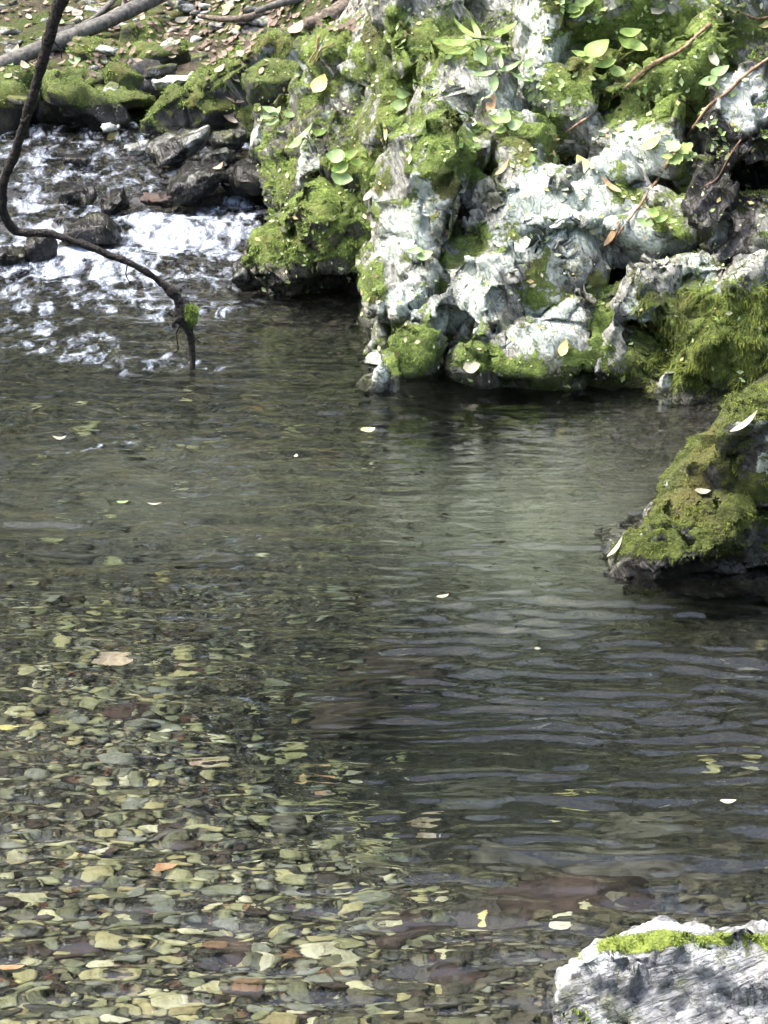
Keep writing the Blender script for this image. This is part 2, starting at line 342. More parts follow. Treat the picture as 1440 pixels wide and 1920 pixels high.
fl = sstep(9.0, 6.5, Y)*sstep(.5, -.2, X); z += fl*(.0068*an(7, 15, 48) + .0016*an(15, 30, 49) - .0030*an(5, 13, 42) - .006*an(2.2, 6, 41))
rp = sstep(11.3, 13.2, Y + .15*noise(P*2, 50)); z += rp*(.040*an(3, 4.5, 51) + .030*np.abs(an(6, 8, 52)) + .008*an(13, 17, 53))
steps = .035*rp*noise(np.stack([X*1.3, Y*3.2, 0*X], 1), 55); z += steps
foam = np.zeros(len(X)); fxw = qx + 60*fbm(P*3.1, 61, 3); fyw = qy + 34*fbm(P*3.1, 62, 3)
for (a, c_, sa, sc_, w) in FOAM_GLINTS: foam = np.maximum(foam, w*np.exp(-(((fxw-a)/sa)**2 + ((fyw-c_)/sc_)**2)))
foam = np.maximum(foam*.92, .18*rp)
foam *= np.clip(.3+.7*rp + .45*rl, 0, 1)  # rl keeps the sky glints painted as foam below the rapid
foam = np.clip(foam, 0, 1)
wm, t = nt('stream_water'); b = NB(t); p = b.pos()
mp = b.n('ShaderNodeMapping'); b.link(p, mp.inputs[0]); mp.inputs['Scale'].default_value = (1, 1.2, 1)
n1 = b.noise(mp.outputs[0], 20, 2, .5, .3)
nrm = b.bump(n1, .0014)
wat = b.bsdf((1, 1, 1, 1), .0, nrm, .5, **{'Transmission Weight': 1.0, 'IOR': 1.33})
mp2 = b.n('ShaderNodeMapping'); b.link(p, mp2.inputs[0]); mp2.inputs['Scale'].default_value = (1.5, .7, 1); mp2.inputs['Rotation'].default_value = (0, 0, R(-32))
f1 = b.noise(mp2.outputs[0], 10, 6, .62, .5); f2 = b.noise(mp2.outputs[0], 42, 5, .6, .8)
ff = b.math('ADD', b.attr('foam'), b.math('ADD', b.math('MULTIPLY', b.math('SUBTRACT', f1, .5), 3.6), b.math('MULTIPLY', b.math('SUBTRACT', f2, .5), 1.2)))
fm = b.mr(ff, .15, 1.5, 0, .9)
fd = b.bsdf((.52, .60, .74, 1), .6, b.bump(f1, .02), .3)  # bluish foam, also the colour of the painted sky glare
mx = b.n('ShaderNodeMixShader'); b.link(b.math('MULTIPLY', fm, b.mr(b.attr('foam'), .06, .2)), mx.inputs[0]); b.link(wat, mx.inputs[1]); b.link(fd, mx.inputs[2])
va = b.n('ShaderNodeVolumeAbsorption'); va.inputs['Color'].default_value = (.52, .62, .56, 1); va.inputs['Density'].default_value = 1.0
b.out(mx.outputs[0], va.outputs[0])
water = obj('water', mesh('water', np.stack([X, Y, lv+z], 1), F, wm, {'foam': foam})); water['kind'] = 'structure'; water['label'] = 'clear rippled stream water with white foam and painted sky glints'

def bedpoint(px, py):
    """where a refracted line of sight meets the bed"""
    p0 = WZ(px, py, 0); d = ray(px, py); e = 1/1.33; c1 = -d[2]*-1
    c1 = -d[2]; k = math.sqrt(1-e*e*(1-c1*c1)); r = e*d + (e*c1-k)*np.array([0, 0, 1.0])
    s = 0.0
    S_ = np.linspace(0, 2.5, 300); Q = p0 + r*S_[:, None]; m = Q[:, 2] <= G(Q[:, 0], Q[:, 1])
    return Q[int(np.argmax(m))] if m.any() else Q[-1]

# ---------------------------------------------------------------- rocks by signed distance and surface nets
def rotm(ex, ey, ez): return np.array(Euler((R(ex), R(ey), R(ez))).to_matrix())
class Stone:
    def __init__(s, lo, hi, h):
        s.lo = np.array(lo, float); s.h = h; s.n = np.ceil((np.array(hi)-s.lo)/h).astype(int)+1
        s.f = np.full(s.n, 1.0, dtype=np.float32)
    def _box(s, c, rad):
        a = np.clip(((c-rad-s.lo)/s.h).astype(int), 0, s.n); e = np.clip(((c+rad-s.lo)/s.h).astype(int)+2, 0, s.n)
        sl = tuple(slice(i, j) for i, j in zip(a, e))
        g = np.stack(np.meshgrid(*[s.lo[k]+s.h*np.arange(a[k], e[k]) for k in range(3)], indexing='ij'), -1)
        return sl, g
    def chunk(s, c, rad, rot=(0, 0, 0), seed=0, planes=11, k=.03, sub=False, sharp=.82):
        c = np.array(c, float); rad = np.array(rad, float); sl, g = s._box(c, np.full(3, rad.max()*1.25+.1))
        if g.size == 0: return
        q = (g-c)@rotm(*rot)/rad; rg = np.random.default_rng(seed)
        ax = np.concatenate([np.eye(3), -np.eye(3)]) + rg.normal(0, .16, (6, 3)); more = rg.normal(size=(planes, 3))
        N = np.concatenate([ax, more]); N /= np.linalg.norm(N, axis=1)[:, None]
        off = np.concatenate([rg.uniform(.8, .98, 6), rg.uniform(sharp, 1.08, planes)])
        d = np.full(q.shape[:3], -9.0)
        for n_, o_ in zip(N, off): d = np.maximum(d, (q@n_-o_)/np.linalg.norm(n_/rad))
        f = s.f[sl]
        if sub: s.f[sl] = np.maximum(f, -d)
        else:
            hh = np.clip(.5+.5*(f-d)/k, 0, 1); s.f[sl] = f*(1-hh)+d*hh-k*hh*(1-hh)
    def prism(s, pts, Y_, dep, lean=20, k=.02, lean_back=0, drop=.1):
        """outline in the picture at depth Y_, given thickness: front leans back by lean degrees"""
        P = np.array([W(a, c, Y_) for a, c in pts]); A = P[:, [0, 2]]; lo = P.min(0); hi = P.max(0); c = (lo+hi)/2; c[1] = Y_+dep/2
        sl, g = s._box(c, np.array([(hi[0]-lo[0])/2+.12, dep/2+.5, (hi[2]-lo[2])/2+.12])); z0 = lo[2]
        x = g[..., 0]; z = g[..., 2] + (g[..., 1]-Y_)*drop; d = np.full(x.shape, 9.0); sg = np.ones(x.shape); n = len(A)
        for i in range(n):
            a = A[i]; b_ = A[i-1]; e = b_-a; wx_ = x-a[0]; wz_ = z-a[1]; t_ = np.clip((wx_*e[0]+wz_*e[1])/(e@e), 0, 1)
            d = np.minimum(d, (wx_-e[0]*t_)**2+(wz_-e[1]*t_)**2)
            c1 = z >= a[1]; c2 = z < b_[1]; c3 = e[0]*wz_ > e[1]*wx_; f_ = (c1 & c2 & c3) | (~c1 & ~c2 & ~c3); sg = np.where(f_, -sg, sg)
        d = sg*np.sqrt(d); y = g[..., 1]; zz = np.clip(g[..., 2]-z0, 0, None)
        fr = (Y_+zz*math.tan(R(lean))-y)*math.cos(R(lean)); bk = y-(Y_+dep+zz*math.tan(R(lean_back)))
        d = np.maximum(d, np.maximum(fr, bk)); f = s.f[sl]; hh = np.clip(.5+.5*(f-d)/k, 0, 1); s.f[sl] = f*(1-hh)+d*hh-k*hh*(1-hh)
    def planes(s, pl):
        g = np.stack(np.meshgrid(*[s.lo[k]+s.h*np.arange(s.n[k]) for k in range(3)], indexing='ij'), -1).astype(np.float32); d = None
        for n_, p_ in pl:
            n_ = np.array(n_, float); n_ /= np.linalg.norm(n_); v = (g-np.array(p_, dtype=np.float32))@n_.astype(np.float32)
            d = v if d is None else np.maximum(d, v)
        s.f = np.minimum(s.f, d)
    def groove(s, pts, r):
        for a, c in zip(pts[:-1], pts[1:]):
            a = np.array(a); c = np.array(c); m = (a+c)/2; L = np.linalg.norm(c-a)
            sl, g = s._box(m, np.full(3, L/2+r+.05))
            if g.size == 0: continue
            t_ = np.clip(((g-a)@(c-a))/max(L*L, 1e-9), 0, 1); d = np.linalg.norm(g-a-t_[..., None]*(c-a), axis=-1)-r
            s.f[sl] = np.maximum(s.f[sl], -d)
    def roughen(s, amp, freq, seed, ridged=0.0, strata=None):
        m = np.abs(s.f) < .075; idx = np.argwhere(m); P = s.lo + idx*s.h
        v = fbm(P*freq, seed, 3)
        if ridged: v = v - ridged*ridge(P*freq*.8, seed+5, 2)
        add = amp*v
        if strata is not None:
            d_, fr, am = strata; u = P@(np.array(d_)/np.linalg.norm(d_)) + .05*fbm(P*3, seed+8, 3); w = u*fr; fw = w-np.floor(w)
            add = add + am*(np.abs(fw-.5)*2)**4
        s.f[m] += add.astype(np.float32)
    def trace(s, px, py, y0, y1):
        for Y_ in np.arange(y0, y1, .01):
            q = W(px, py, Y_); i = np.round((q-s.lo)/s.h).astype(int)
            if np.all(i >= 0) and np.all(i < s.n) and s.f[tuple(i)] < 0: return q
        return None
    def build(s):
        f = s.f
        for ax in range(3):
            for e in (0, -1):
                sl = [slice(None)]*3; sl[ax] = e; f[tuple(sl)] = np.maximum(f[tuple(sl)], s.h*.5)
        neg = f < 0; c = neg[:-1, :-1, :-1].astype(np.int8)*0
        nx, ny, nz = f.shape
        cor = [(a, e, g) for a in (0, 1) for e in (0, 1) for g in (0, 1)]
        cnt = sum(neg[a:nx-1+a, e:ny-1+e, g:nz-1+g].astype(np.int8) for a, e, g in cor)
        act = (cnt > 0) & (cnt < 8); I = np.argwhere(act); vid = np.full(act.shape, -1, dtype=np.int64); vid[act] = np.arange(len(I))
        acc = np.zeros((len(I), 3)); num = np.zeros(len(I))
        for i1, p in enumerate(cor):
            for q in cor[i1+1:]:
                if sum(abs(x-y) for x, y in zip(p, q)) != 1: continue
                fa = f[I[:, 0]+p[0], I[:, 1]+p[1], I[:, 2]+p[2]]; fb = f[I[:, 0]+q[0], I[:, 1]+q[1], I[:, 2]+q[2]]
                m = (fa < 0) != (fb < 0); t_ = np.where(m, fa/(fa-fb+1e-12), 0)[:, None]
                acc += m[:, None]*(np.array(p)+(np.array(q)-np.array(p))*t_); num += m
        V = s.lo + (I+acc/num[:, None])*s.h; Fs = []
        for ax in range(3):
            o1, o2 = [(1, 2), (2, 0), (0, 1)][ax]
            sl0 = [slice(1, -1)]*3; sl1 = [slice(1, -1)]*3; sl0[ax] = slice(0, -1); sl1[ax] = slice(1, None)
            A = neg[tuple(sl0)]; B = neg[tuple(sl1)]; E = np.argwhere(A != B); sgn = A[A != B]
            base = E.copy(); base[:, o1] += 1; base[:, o2] += 1
            def cell(d1, d2):
                q = base.copy(); q[:, o1] -= d1; q[:, o2] -= d2; return vid[q[:, 0], q[:, 1], q[:, 2]]
            Q = np.stack([cell(1, 1), cell(0, 1), cell(0, 0), cell(1, 0)], 1); Q[~sgn] = Q[~sgn][:, ::-1]; Fs.append(Q)
        F = np.concatenate(Fs); F = F[(F >= 0).all(1)]
        return V, F
def normals(V, F):
    n = np.cross(V[F[:, 2]]-V[F[:, 0]], V[F[:, -1 if F.shape[1] == 4 else 2]]-V[F[:, 1]]) if F.shape[1] == 4 else np.cross(V[F[:, 1]]-V[F[:, 0]], V[F[:, 2]]-V[F[:, 0]])
    N = np.zeros_like(V)
    for k in range(F.shape[1]): np.add.at(N, F[:, k], n)
    return N/np.maximum(np.linalg.norm(N, axis=1)[:, None], 1e-12)
def patches(V, pl):
    x, y = proj(V); r = np.zeros(len(V))
    for (a, c, sa, sb, w) in pl: r = r + w*np.exp(-(((x-a)/sa)**2+((y-c)/sb)**2)**1.5)
    return r
def tufts(V, F, N, w, count, length, width, seed, comb=.6, par=None, mat=None, clump=14.0):
    """short curved moss shoots rooted on the mossy faces"""
    rg = np.random.default_rng(seed)
    T = np.concatenate([F[:, [0, 1, 2]], F[:, [0, 2, 3]]]) if F.shape[1] == 4 else F
    ar = .5*np.linalg.norm(np.cross(V[T[:, 1]]-V[T[:, 0]], V[T[:, 2]]-V[T[:, 0]]), axis=1); wt = w[T].mean(1)
    Cn = V[T].mean(1); dd = np.linalg.norm(Cn-CAM, axis=1); facing = ((N[T].mean(1)*(CAM-Cn)).sum(1)/dd > -.15)
    pr = ar*np.clip(wt-.35, 0, 1)*facing
    if pr.sum() <= 0: return None
    k = rg.choice(len(T), count, p=pr/pr.sum()); u = rg.random((count, 2)); fl = u.sum(1) > 1; u[fl] = 1-u[fl]
    P = V[T[k, 0]]*(1-u.sum(1))[:, None] + V[T[k, 1]]*u[:, :1] + V[T[k, 2]]*u[:, 1:]; n = N[T[k]].mean(1)
    cl = fbm(P*clump, seed+3, 3); down = np.array([0, 0, -1.0]) - n*(-n[:, 2:3])
    sw = np.stack([noise(P*14, seed+4), noise(P*14, seed+5), noise(P*14, seed+6)], 1)
    d = n*.75 + down*comb + rg.normal(0, .35, (count, 3)) + sw*1.4; d /= np.linalg.norm(d, axis=1)[:, None]
    L = length*(.5+rg.random(count))*(1+1.0*cl); L = np.clip(L, length*.3, length*2.2)[:, None]
    side = np.cross(d, n+rg.normal(0, .3, (count, 3))); side /= np.maximum(np.linalg.norm(side, axis=1)[:, None], 1e-9)
    wd_ = width*(.6+.8*rg.random((count, 1))); P = P - n*.003
    mid = P + d*L*.55; tip = P + d*L + (down*.35 - n*.1)*L*.6
    VV = np.stack([P-side*wd_*.4, P+side*wd_*.4, mid+side*wd_*.5, mid-side*wd_*.5, tip], 1).reshape(-1, 3)
    b_ = np.arange(count)[:, None]*5; FF = np.concatenate([b_+np.array([0, 1, 2]), b_+np.array([0, 2, 3]), b_+np.array([3, 2, 4])])
    tint = np.clip(.45+.8*cl+.5*noise(P*40, seed+7)+rg.normal(0, .2, count), 0, 1)
    return child_mesh('moss', VV, FF, mat, par, 'stuff', {'tint': np.repeat(tint, 5)})

SURF = []      # world meshes that twigs, leaves and plants are laid on
def finish(name, V, F, mat, label, cat, mossw, lich, wet, lump=.012, fine=.010, ffreq=16, seed=0, moss=(0, .02, .004), mossmat='mossblade', group=None, comb=.6, block=None):
    N = normals(V, F)
    for (fr_, am_, an_) in (block or []):       # fracture faces: each cell of the stone is planed flat, tilted and set off a little
        Q = V@rotm(25, 35, 15)*np.array(an_)*fr_ + .30*np.stack([fbm(V*fr_*.7, seed+50+i, 2) for i in range(3)], 1)
        f1, e_, id_ = cells(Q, seed+int(fr_)); u_, inv = np.unique(id_, return_inverse=True); cn = np.bincount(inv)
        C_ = np.stack([np.bincount(inv, V[:, i])/cn for i in range(3)], 1)[inv]; rgb_ = np.random.default_rng(seed+int(fr_))
        n_ = np.stack([np.bincount(inv, N[:, i])/cn for i in range(3)], 1); coh = np.linalg.norm(n_, axis=1); n_ = n_/np.maximum(coh, 1e-6)[:, None] + rgb_.normal(0, .20, n_.shape)
        n_ /= np.linalg.norm(n_, axis=1)[:, None]; kk = .95*sstep(.5, .75, coh)[inv]; dist = ((V-C_)*n_[inv]).sum(1)
        V = V - n_[inv]*(kk*dist)[:, None] + N*(am_*rgb_.uniform(-.5, .5, len(u_))[inv] - am_*.9*sstep(.06, .0, e_)*sstep(-.2, .15, fbm(V*3, seed+56, 2)))[:, None]
        N = normals(V, F)
    if block: N = normals(V, F)
    V = V + N*(fine*fbm(V*ffreq, seed+40, 4)[:, None]); N = normals(V, F)
    mw = np.clip(mossw(V, N), 0, 1.2); V = V + N*(lump*np.clip(mw-.3, 0, .7)*(.9+1.6*fbm(V*22, seed+41, 3)))[:, None]; N = normals(V, F)
    o = thing_mesh(name, V, F, mat, label, cat, group, {'moss': mw, 'lichen': lich(V, N), 'wet': wet(V, N)})
    if moss[0]: tufts(V, F, N, mw + .25*fbm(V*6, seed+42, 3) + 1.0*fbm(V*15, seed+44, 2), moss[0], moss[1], moss[2], seed+43, comb, o, M[mossmat])
    SURF.append((V, F)); return o

# ---- main outcrop
S = Stone((-.12, 10.42, -.35), (2.3, 13.6, 2.05), .015)
S.planes([((-.10, -.56, .82), (.64, 11.22, .14)), ((-.94, -.25, .22), (.13, 11.6, .5)), ((0, -.94, -.34), (.6, 11.0, .0)), ((.1, 1, .2), (1, 13.5, 1)), ((0, 0, -1), (1, 12, -.3))])
def pchunk(S, px, py, w, h, Y_, dep, rot, seed, k=.02, planes=9, sharp=.8):
    s_ = pxm(Y_); S.chunk(W(px, py, Y_+dep*.42), (w*s_*.55, dep*.55, h*s_*.58), rot, seed, planes, k, False, sharp)
for a in [  # px, py, w, h, Y(front), depth, rotation, seed
    (775, 440, 135, 380, 11.02, .55, (-22, 4, 12), 1), (770, 610, 130, 150, 10.80, .4, (-12, 8, -10), 2), (905, 570, 165, 230, 10.84, .5, (-18, -6, 8), 3),
    (1050, 545, 150, 260, 10.92, .45, (-20, 5, -14), 4), (1070, 395, 260, 170, 11.20, .5, (-34, 6, 6), 5), (930, 430, 170, 190, 11.10, .5, (-30, 10, 16), 6),
    (1195, 300, 190, 140, 11.52, .5, (-28, -4, -10), 7), (1240, 180, 290, 150, 11.72, .6, (-46, -22, -6), 8), (1235, 440, 200, 150, 11.10, .45, (-24, 6, -16), 9),
    (1050, 680, 360, 130, 10.80, .5, (-10, 3, 4), 10), (1010, 80, 120, 270, 12.05, .5, (-26, 8, 10), 11), (880, 190, 190, 220, 11.72, .5, (-34, 10, 12), 12),
    (1180, 50, 300, 150, 12.15, .6, (-40, -10, 0), 13), (830, 305, 150, 180, 11.32, .5, (-32, 6, 14), 14), (1090, 220, 170, 150, 11.75, .45, (-36, -8, 4), 15),
    (800, 90, 170, 190, 12.35, .6, (-34, 6, 10), 16), (1370, 110, 230, 150, 11.85, .6, (-44, -24, -4), 17), (1130, 620, 130, 150, 10.82, .35, (-14, -10, -8), 18),
    (970, 300, 150, 140, 11.45, .4, (-38, 4, 8), 19), (900, 660, 120, 110, 10.78, .3, (-8, 14, 6), 20), (715, 520, 50, 110, 10.98, .25, (-6, 10, 20), 21),
    (712, 700, 45, 110, 10.72, .2, (-4, 6, 10), 22), (1240, 735, 70, 100, 10.68, .3, (-8, -14, 8), 23), (860, 20, 220, 130, 12.75, .6, (-40, 0, 10), 24), (1420, 10, 260, 150, 12.5, .7, (-40, -14, 0), 25)]:
    pchunk(S, *a)
for a in [(1184, 522, 160, 84, (0, -24, 0), 31, .5), (1222, 637, 75, 34, (0, 30, 0), 32, .22), (850, 655, 40, 100, (0, 24, 0), 33, .28), (1010, 758, 280, 24, (0, 0, 0), 34, .3),
          (1300, 745, 110, 34, (0, -8, 0), 35, .25), (800, 725, 120, 26, (0, 0, 0), 36, .22), (975, 165, 20, 60, (0, 5, 0), 37, .25), (1175, 125, 120, 40, (0, -30, 0), 38, .25), (1130, 205, 70, 16, (0, -35, 0), 39, .15),
          (728, 610, 18, 90, (0, -8, 0), 40, .25), (885, 350, 16, 70, (0, 20, 0), 41, .12), (1120, 470, 24, 70, (0, -30, 0), 42, .15)]:
    q = S.trace(a[0], a[1], 10.4, 13.4)
    if q is not None: s_ = pxm(q[1]); S.chunk(q + np.array([0, .02, 0]), (a[2]*s_*.55, a[6], a[3]*s_*.6), a[4], a[5], 6, .01, True)
for pts in [[(850, 640), (835, 600), (850, 560), (870, 500)], [(930, 645), (925, 590), (938, 535)], [(1100, 625), (1090, 560), (1112, 500), (1080, 450)], [(985, 470), (1000, 430), (1050, 350), (1080, 320)], [(880, 420), (900, 380), (960, 340)],
            [(1130, 562), (1100, 540), (1060, 530)], [(740, 480), (790, 502), (850, 520)], [(1240, 332), (1180, 352), (1120, 340)], [(1310, 300), (1250, 380), (1150, 462)], [(700, 560), (732, 530), (726, 450)], [(840, 330), (800, 400), (790, 470)],
            [(1000, 130), (960, 190), (900, 230)], [(1060, 440), (1130, 420), (1180, 400)], [(760, 300), (740, 360), (745, 420)], [(960, 520), (1000, 500), (1030, 450)]]:
    tr = [S.trace(x, y, 10.4, 13.4) for x, y in pts]; tr = [q for q in tr if q is not None]
    for q0, q1 in zip(tr[:-1], tr[1:]):
        if np.linalg.norm(q1-q0) < .5: S.groove([q0, q1], .021)
S.roughen(.020, 3.6, 61, .12, ((.55, -.25, .75), 6.0, .022))
V, F = S.build()
MOSS_OUT = [(840, 290, 75, 75, 1.1), (770, 640, 70, 60, .9), (880, 440, 50, 40, .9), (820, 545, 40, 35, .8), (700, 525, 30, 45, 1.0), (1000, 550, 45, 60, .8), (1040, 690, 190, 55, 1.0), (1145, 610, 65, 60, .9),
            (1240, 175, 150, 70, 1.2), (1200, 50, 150, 80, 1.1), (1370, 110, 120, 70, .9), (1000, 250, 60, 60, .6), (1060, 160, 60, 60, .8), (770, 220, 60, 80, .8), (760, 90, 90, 70, 1.0), (880, 60, 70, 50, .6),
            (930, 330, 60, 30, .6), (1180, 720, 60, 40, .7), (1040, 320, 40, 30, .6), (1160, 350, 40, 30, .5), (1260, 400, 50, 40, .6), (900, 610, 40, 40, .5), (640, 300, 80, 160, 1.0), (1330, 250, 50, 50, .5), (1290, 330, 60, 40, .5)]
LICH_OUT = [(800, 370, 60, 80, 1.2), (760, 480, 45, 60, 1.0), (780, 570, 50, 40, .9), (895, 575, 65, 60, 1.3), (940, 480, 80, 60, 1.0), (1055, 560, 60, 110, 1.0), (1080, 390, 110, 70, 1.2), (1195, 285, 80, 70, 1.1),
            (1005, 70, 50, 100, 1.1), (870, 150, 60, 60, .8), (960, 200, 40, 60, .7), (1400, 200, 50, 60, .9), (1230, 460, 80, 50, .9), (1235, 730, 30, 50, .9), (712, 700, 20, 50, 1.2), (960, 380, 80, 60, .8),
            (1330, 380, 50, 60, .8), (1000, 640, 60, 30, .6), (720, 380, 30, 80, .7), (1290, 500, 60, 50, .7)]
fin = dict(seed=70, fine=.004, block=[(2.7, .07, (1, 1, .8)), (6.0, .014, (1, 1, .8))])
finish('rock_outcrop', V, F, M['limestone'], 'huge pale lichen spotted limestone outcrop with moss cushions, rising from the pool', 'rock',
       lambda V, N: .8*patches(V, MOSS_OUT) - .15*np.clip(patches(V, LICH_OUT), 0, 1) + .38*np.clip(N[:, 2], -.6, 1)*sstep(-.3, .3, fbm(V*2.5, 71, 3)) + .5*fbm(V*5, 72, 3) + 1.0*fbm(V*10, 75, 3) + .08,
       lambda V, N: .42*patches(V, LICH_OUT) + .17 + .55*fbm(V*4, 73, 3),
       lambda V, N: sstep(.11, .03, V[:, 2] + .07*fbm(V*4, 74, 2)) - .5*patches(V, [(712, 700, 25, 60, 1), (1230, 745, 40, 60, 1)]), moss=(85000, .008, .0028), lump=.006, **fin)

# ---- dark boulder leaning out on the right, brown mossy boulder below it
S = Stone((1.05, 10.6, -.3), (2.2, 12.2, 1.45), .014)
for a in [(1430, 380, 210, 330, 11.0, .7, (-14, 10, -26), 81), (1455, 230, 170, 180, 11.1, .6, (-20, -10, -20), 82), (1500, 480, 200, 260, 10.95, .6, (-10, 4, -14), 83)]: pchunk(S, *a, .015, 6)
q = S.trace(1412, 335, 10.6, 12.1)
if q is not None: S.chunk(q, (.10, .3, .07), (0, 12, 0), 89, 6, .01, True)
S.roughen(.035, 4, 84, .3, ((.5, .2, -.8), 6, .015)); V, F = S.build()
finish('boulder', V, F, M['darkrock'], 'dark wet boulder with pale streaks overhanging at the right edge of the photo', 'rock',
       lambda V, N: .7*sstep(.4, .9, N[:, 2]) + .5*fbm(V*5, 86, 3)-.1, lambda V, N: .8*patches(V, [(1400, 190, 60, 60, 1.2), (1420, 500, 18, 90, .9), (1350, 470, 14, 60, .9), (1435, 420, 12, 60, .8)]) + .12 + .3*fbm(V*5, 87, 3),  # narrow streaks paint the wet sheen through the lichen colour
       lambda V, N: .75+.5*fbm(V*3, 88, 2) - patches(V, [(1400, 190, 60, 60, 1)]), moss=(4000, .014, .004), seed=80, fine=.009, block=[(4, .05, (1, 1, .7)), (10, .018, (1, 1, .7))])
S = Stone((.8, 10.3, -.35), (2.1, 11.7, .8), .013)
for a in [(1265, 600, 190, 190, 10.78, .45, (-16, 8, -8), 91), (1390, 620, 210, 250, 10.62, .6, (-22, 14, 10), 92), (1300, 700, 170, 120, 10.66, .4, (-8, -4, 4), 93), (1500, 700, 220, 260, 10.5, .6, (-10, 10, 10), 94)]: pchunk(S, *a, .02, 8)
q = S.trace(1218, 637, 10.3, 11.6)
if q is not None: S.chunk(q, (.105, .3, .05), (0, 30, 0), 39, 6, .01, True)
S.roughen(.035, 5, 95, .3); V, F = S.build()
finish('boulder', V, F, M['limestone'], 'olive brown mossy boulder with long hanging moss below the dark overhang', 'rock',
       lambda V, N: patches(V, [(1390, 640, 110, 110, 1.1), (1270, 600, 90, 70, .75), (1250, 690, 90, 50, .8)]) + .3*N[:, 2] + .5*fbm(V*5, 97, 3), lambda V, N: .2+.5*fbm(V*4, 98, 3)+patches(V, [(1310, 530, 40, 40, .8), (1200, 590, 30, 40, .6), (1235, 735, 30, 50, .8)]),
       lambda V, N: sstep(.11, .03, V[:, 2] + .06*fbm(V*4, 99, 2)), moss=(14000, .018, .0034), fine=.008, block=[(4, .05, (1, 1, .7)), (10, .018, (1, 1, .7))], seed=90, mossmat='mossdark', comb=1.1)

# ---- mossy ledge left of the outcrop and mossy shoulder behind it
S = Stone((-.75, 12.0, -.3), (.45, 13.6, .75), .014)
for a in [(600, 460, 200, 130, 12.22, .5, (-26, -18, 10), 101), (540, 480, 130, 110, 12.3, .4, (-20, -24, 6), 102), (670, 420, 180, 150, 12.4, .6, (-30, -14, 4), 103), (610, 400, 160, 100, 12.5, .5, (-36, -26, 0), 104),
          (630, 520, 200, 100, 12.42, .4, (0, 0, 6), 105), (500, 520, 60, 60, 12.28, .2, (0, 30, 0), 106)]: pchunk(S, *a, .03, 8)
S.roughen(.04, 5, 107, .3); V, F = S.build()
finish('mossy_ledge', V, F, M['mossrock'], 'low moss covered rock ledge over dark water, left of the pale outcrop', 'rock',
       lambda V, N: .35 + .75*sstep(.06, .22, V[:, 2]+.04*fbm(V*6, 109, 2)) * sstep(-.35, .2, N[:, 2]) + .4*fbm(V*5, 110, 3) - .2, lambda V, N: .1+.4*fbm(V*5, 111, 3),
       lambda V, N: sstep(.14, .05, V[:, 2]), moss=(16000, .012, .0032), lump=.006, fine=.008, block=[(4, .06, (1, .8, 1.3)), (11, .025, (1, .8, 1.3))], seed=100, comb=.9)
S = Stone((-.75, 12.6, -.1), (.7, 14.8, 1.3), .016)
for a in [(660, 240, 190, 320, 12.85, .6, (-34, 8, 18), 121), (610, 300, 120, 240, 12.9, .5, (-24, 10, 26), 122), (720, 140, 180, 200, 13.2, .7, (-40, 4, 10), 123), (570, 260, 110, 160, 13.1, .5, (-26, 8, 24), 124), (560, 345, 90, 110, 12.9, .4, (-8, 0, 14), 125),
          (740, 330, 120, 300, 12.6, .6, (-30, 0, 0), 126)]: pchunk(S, *a, .03, 9)
q = S.trace(590, 350, 12.3, 14.5)
if q is not None: S.chunk(q, (.06, .2, .10), (0, 20, 0), 127, 5, .01, True)
S.roughen(.05, 4, 128, .3); V, F = S.build()
finish('mossy_rock_shoulder', V, F, M['mossrock'], 'steep moss hung rock shoulder behind the ledge, sprinkled with small leaves', 'rock',
       lambda V, N: .48 + .35*N[:, 2] + .65*fbm(V*4, 130, 3) + .5*fbm(V*13, 132, 2) - patches(V, [(590, 350, 40, 60, .7)]), lambda V, N: .35+.5*fbm(V*5, 131, 3), lambda V, N: sstep(.3, .2, V[:, 2]), moss=(24000, .012, .0032), lump=.006, fine=.008, block=[(3.6, .07, (1, .8, 1.3)), (10, .03, (1, .8, 1.3))], seed=120, comb=1.0)

# ---- mossy rock in the right foreground, grey boulder at the bottom right
S = Stone((.55, 8.25, -.4), (2.0, 9.9, .85), .0115)
S.prism([(1172, 1160), (1152, 1078), (1205, 1022), (1272, 948), (1290, 890), (1350, 826), (1404, 776), (1452, 732), (1560, 680), (1760, 640), (1760, 1160)], 8.52, .75, 24, .02, 0, .34)
for a in [(1330, 990, 200, 110, 8.56, .3, (-24, -28, -10), 141), (1225, 1035, 150, 60, 8.56, .2, (-18, -34, -12), 142), (1430, 920, 150, 110, 8.62, .4, (-28, -32, -8), 143)]: pchunk(S, *a, .018, 8)
for a in [(1275, 880, 60, 24, (0, -30, 0), 148, .16), (1370, 855, 50, 30, (0, -20, 0), 149, .14), (1350, 950, 60, 26, (0, 20, 0), 150, .12), (1235, 945, 34, 30, (0, -30, 0), 151, .1), (1380, 1085, 190, 24, (0, 0, 0), 152, .25), (1420, 960, 60, 30, (0, -20, 0), 153, .15)]:
    q = S.trace(a[0], a[1], 8.2, 10)
    if q is not None: s_ = pxm(q[1]); S.chunk(q, (a[2]*s_*.55, a[6], a[3]*s_*.6), a[4], a[5], 6, .01, True)
S.roughen(.03, 6, 154, .35); V, F = S.build()
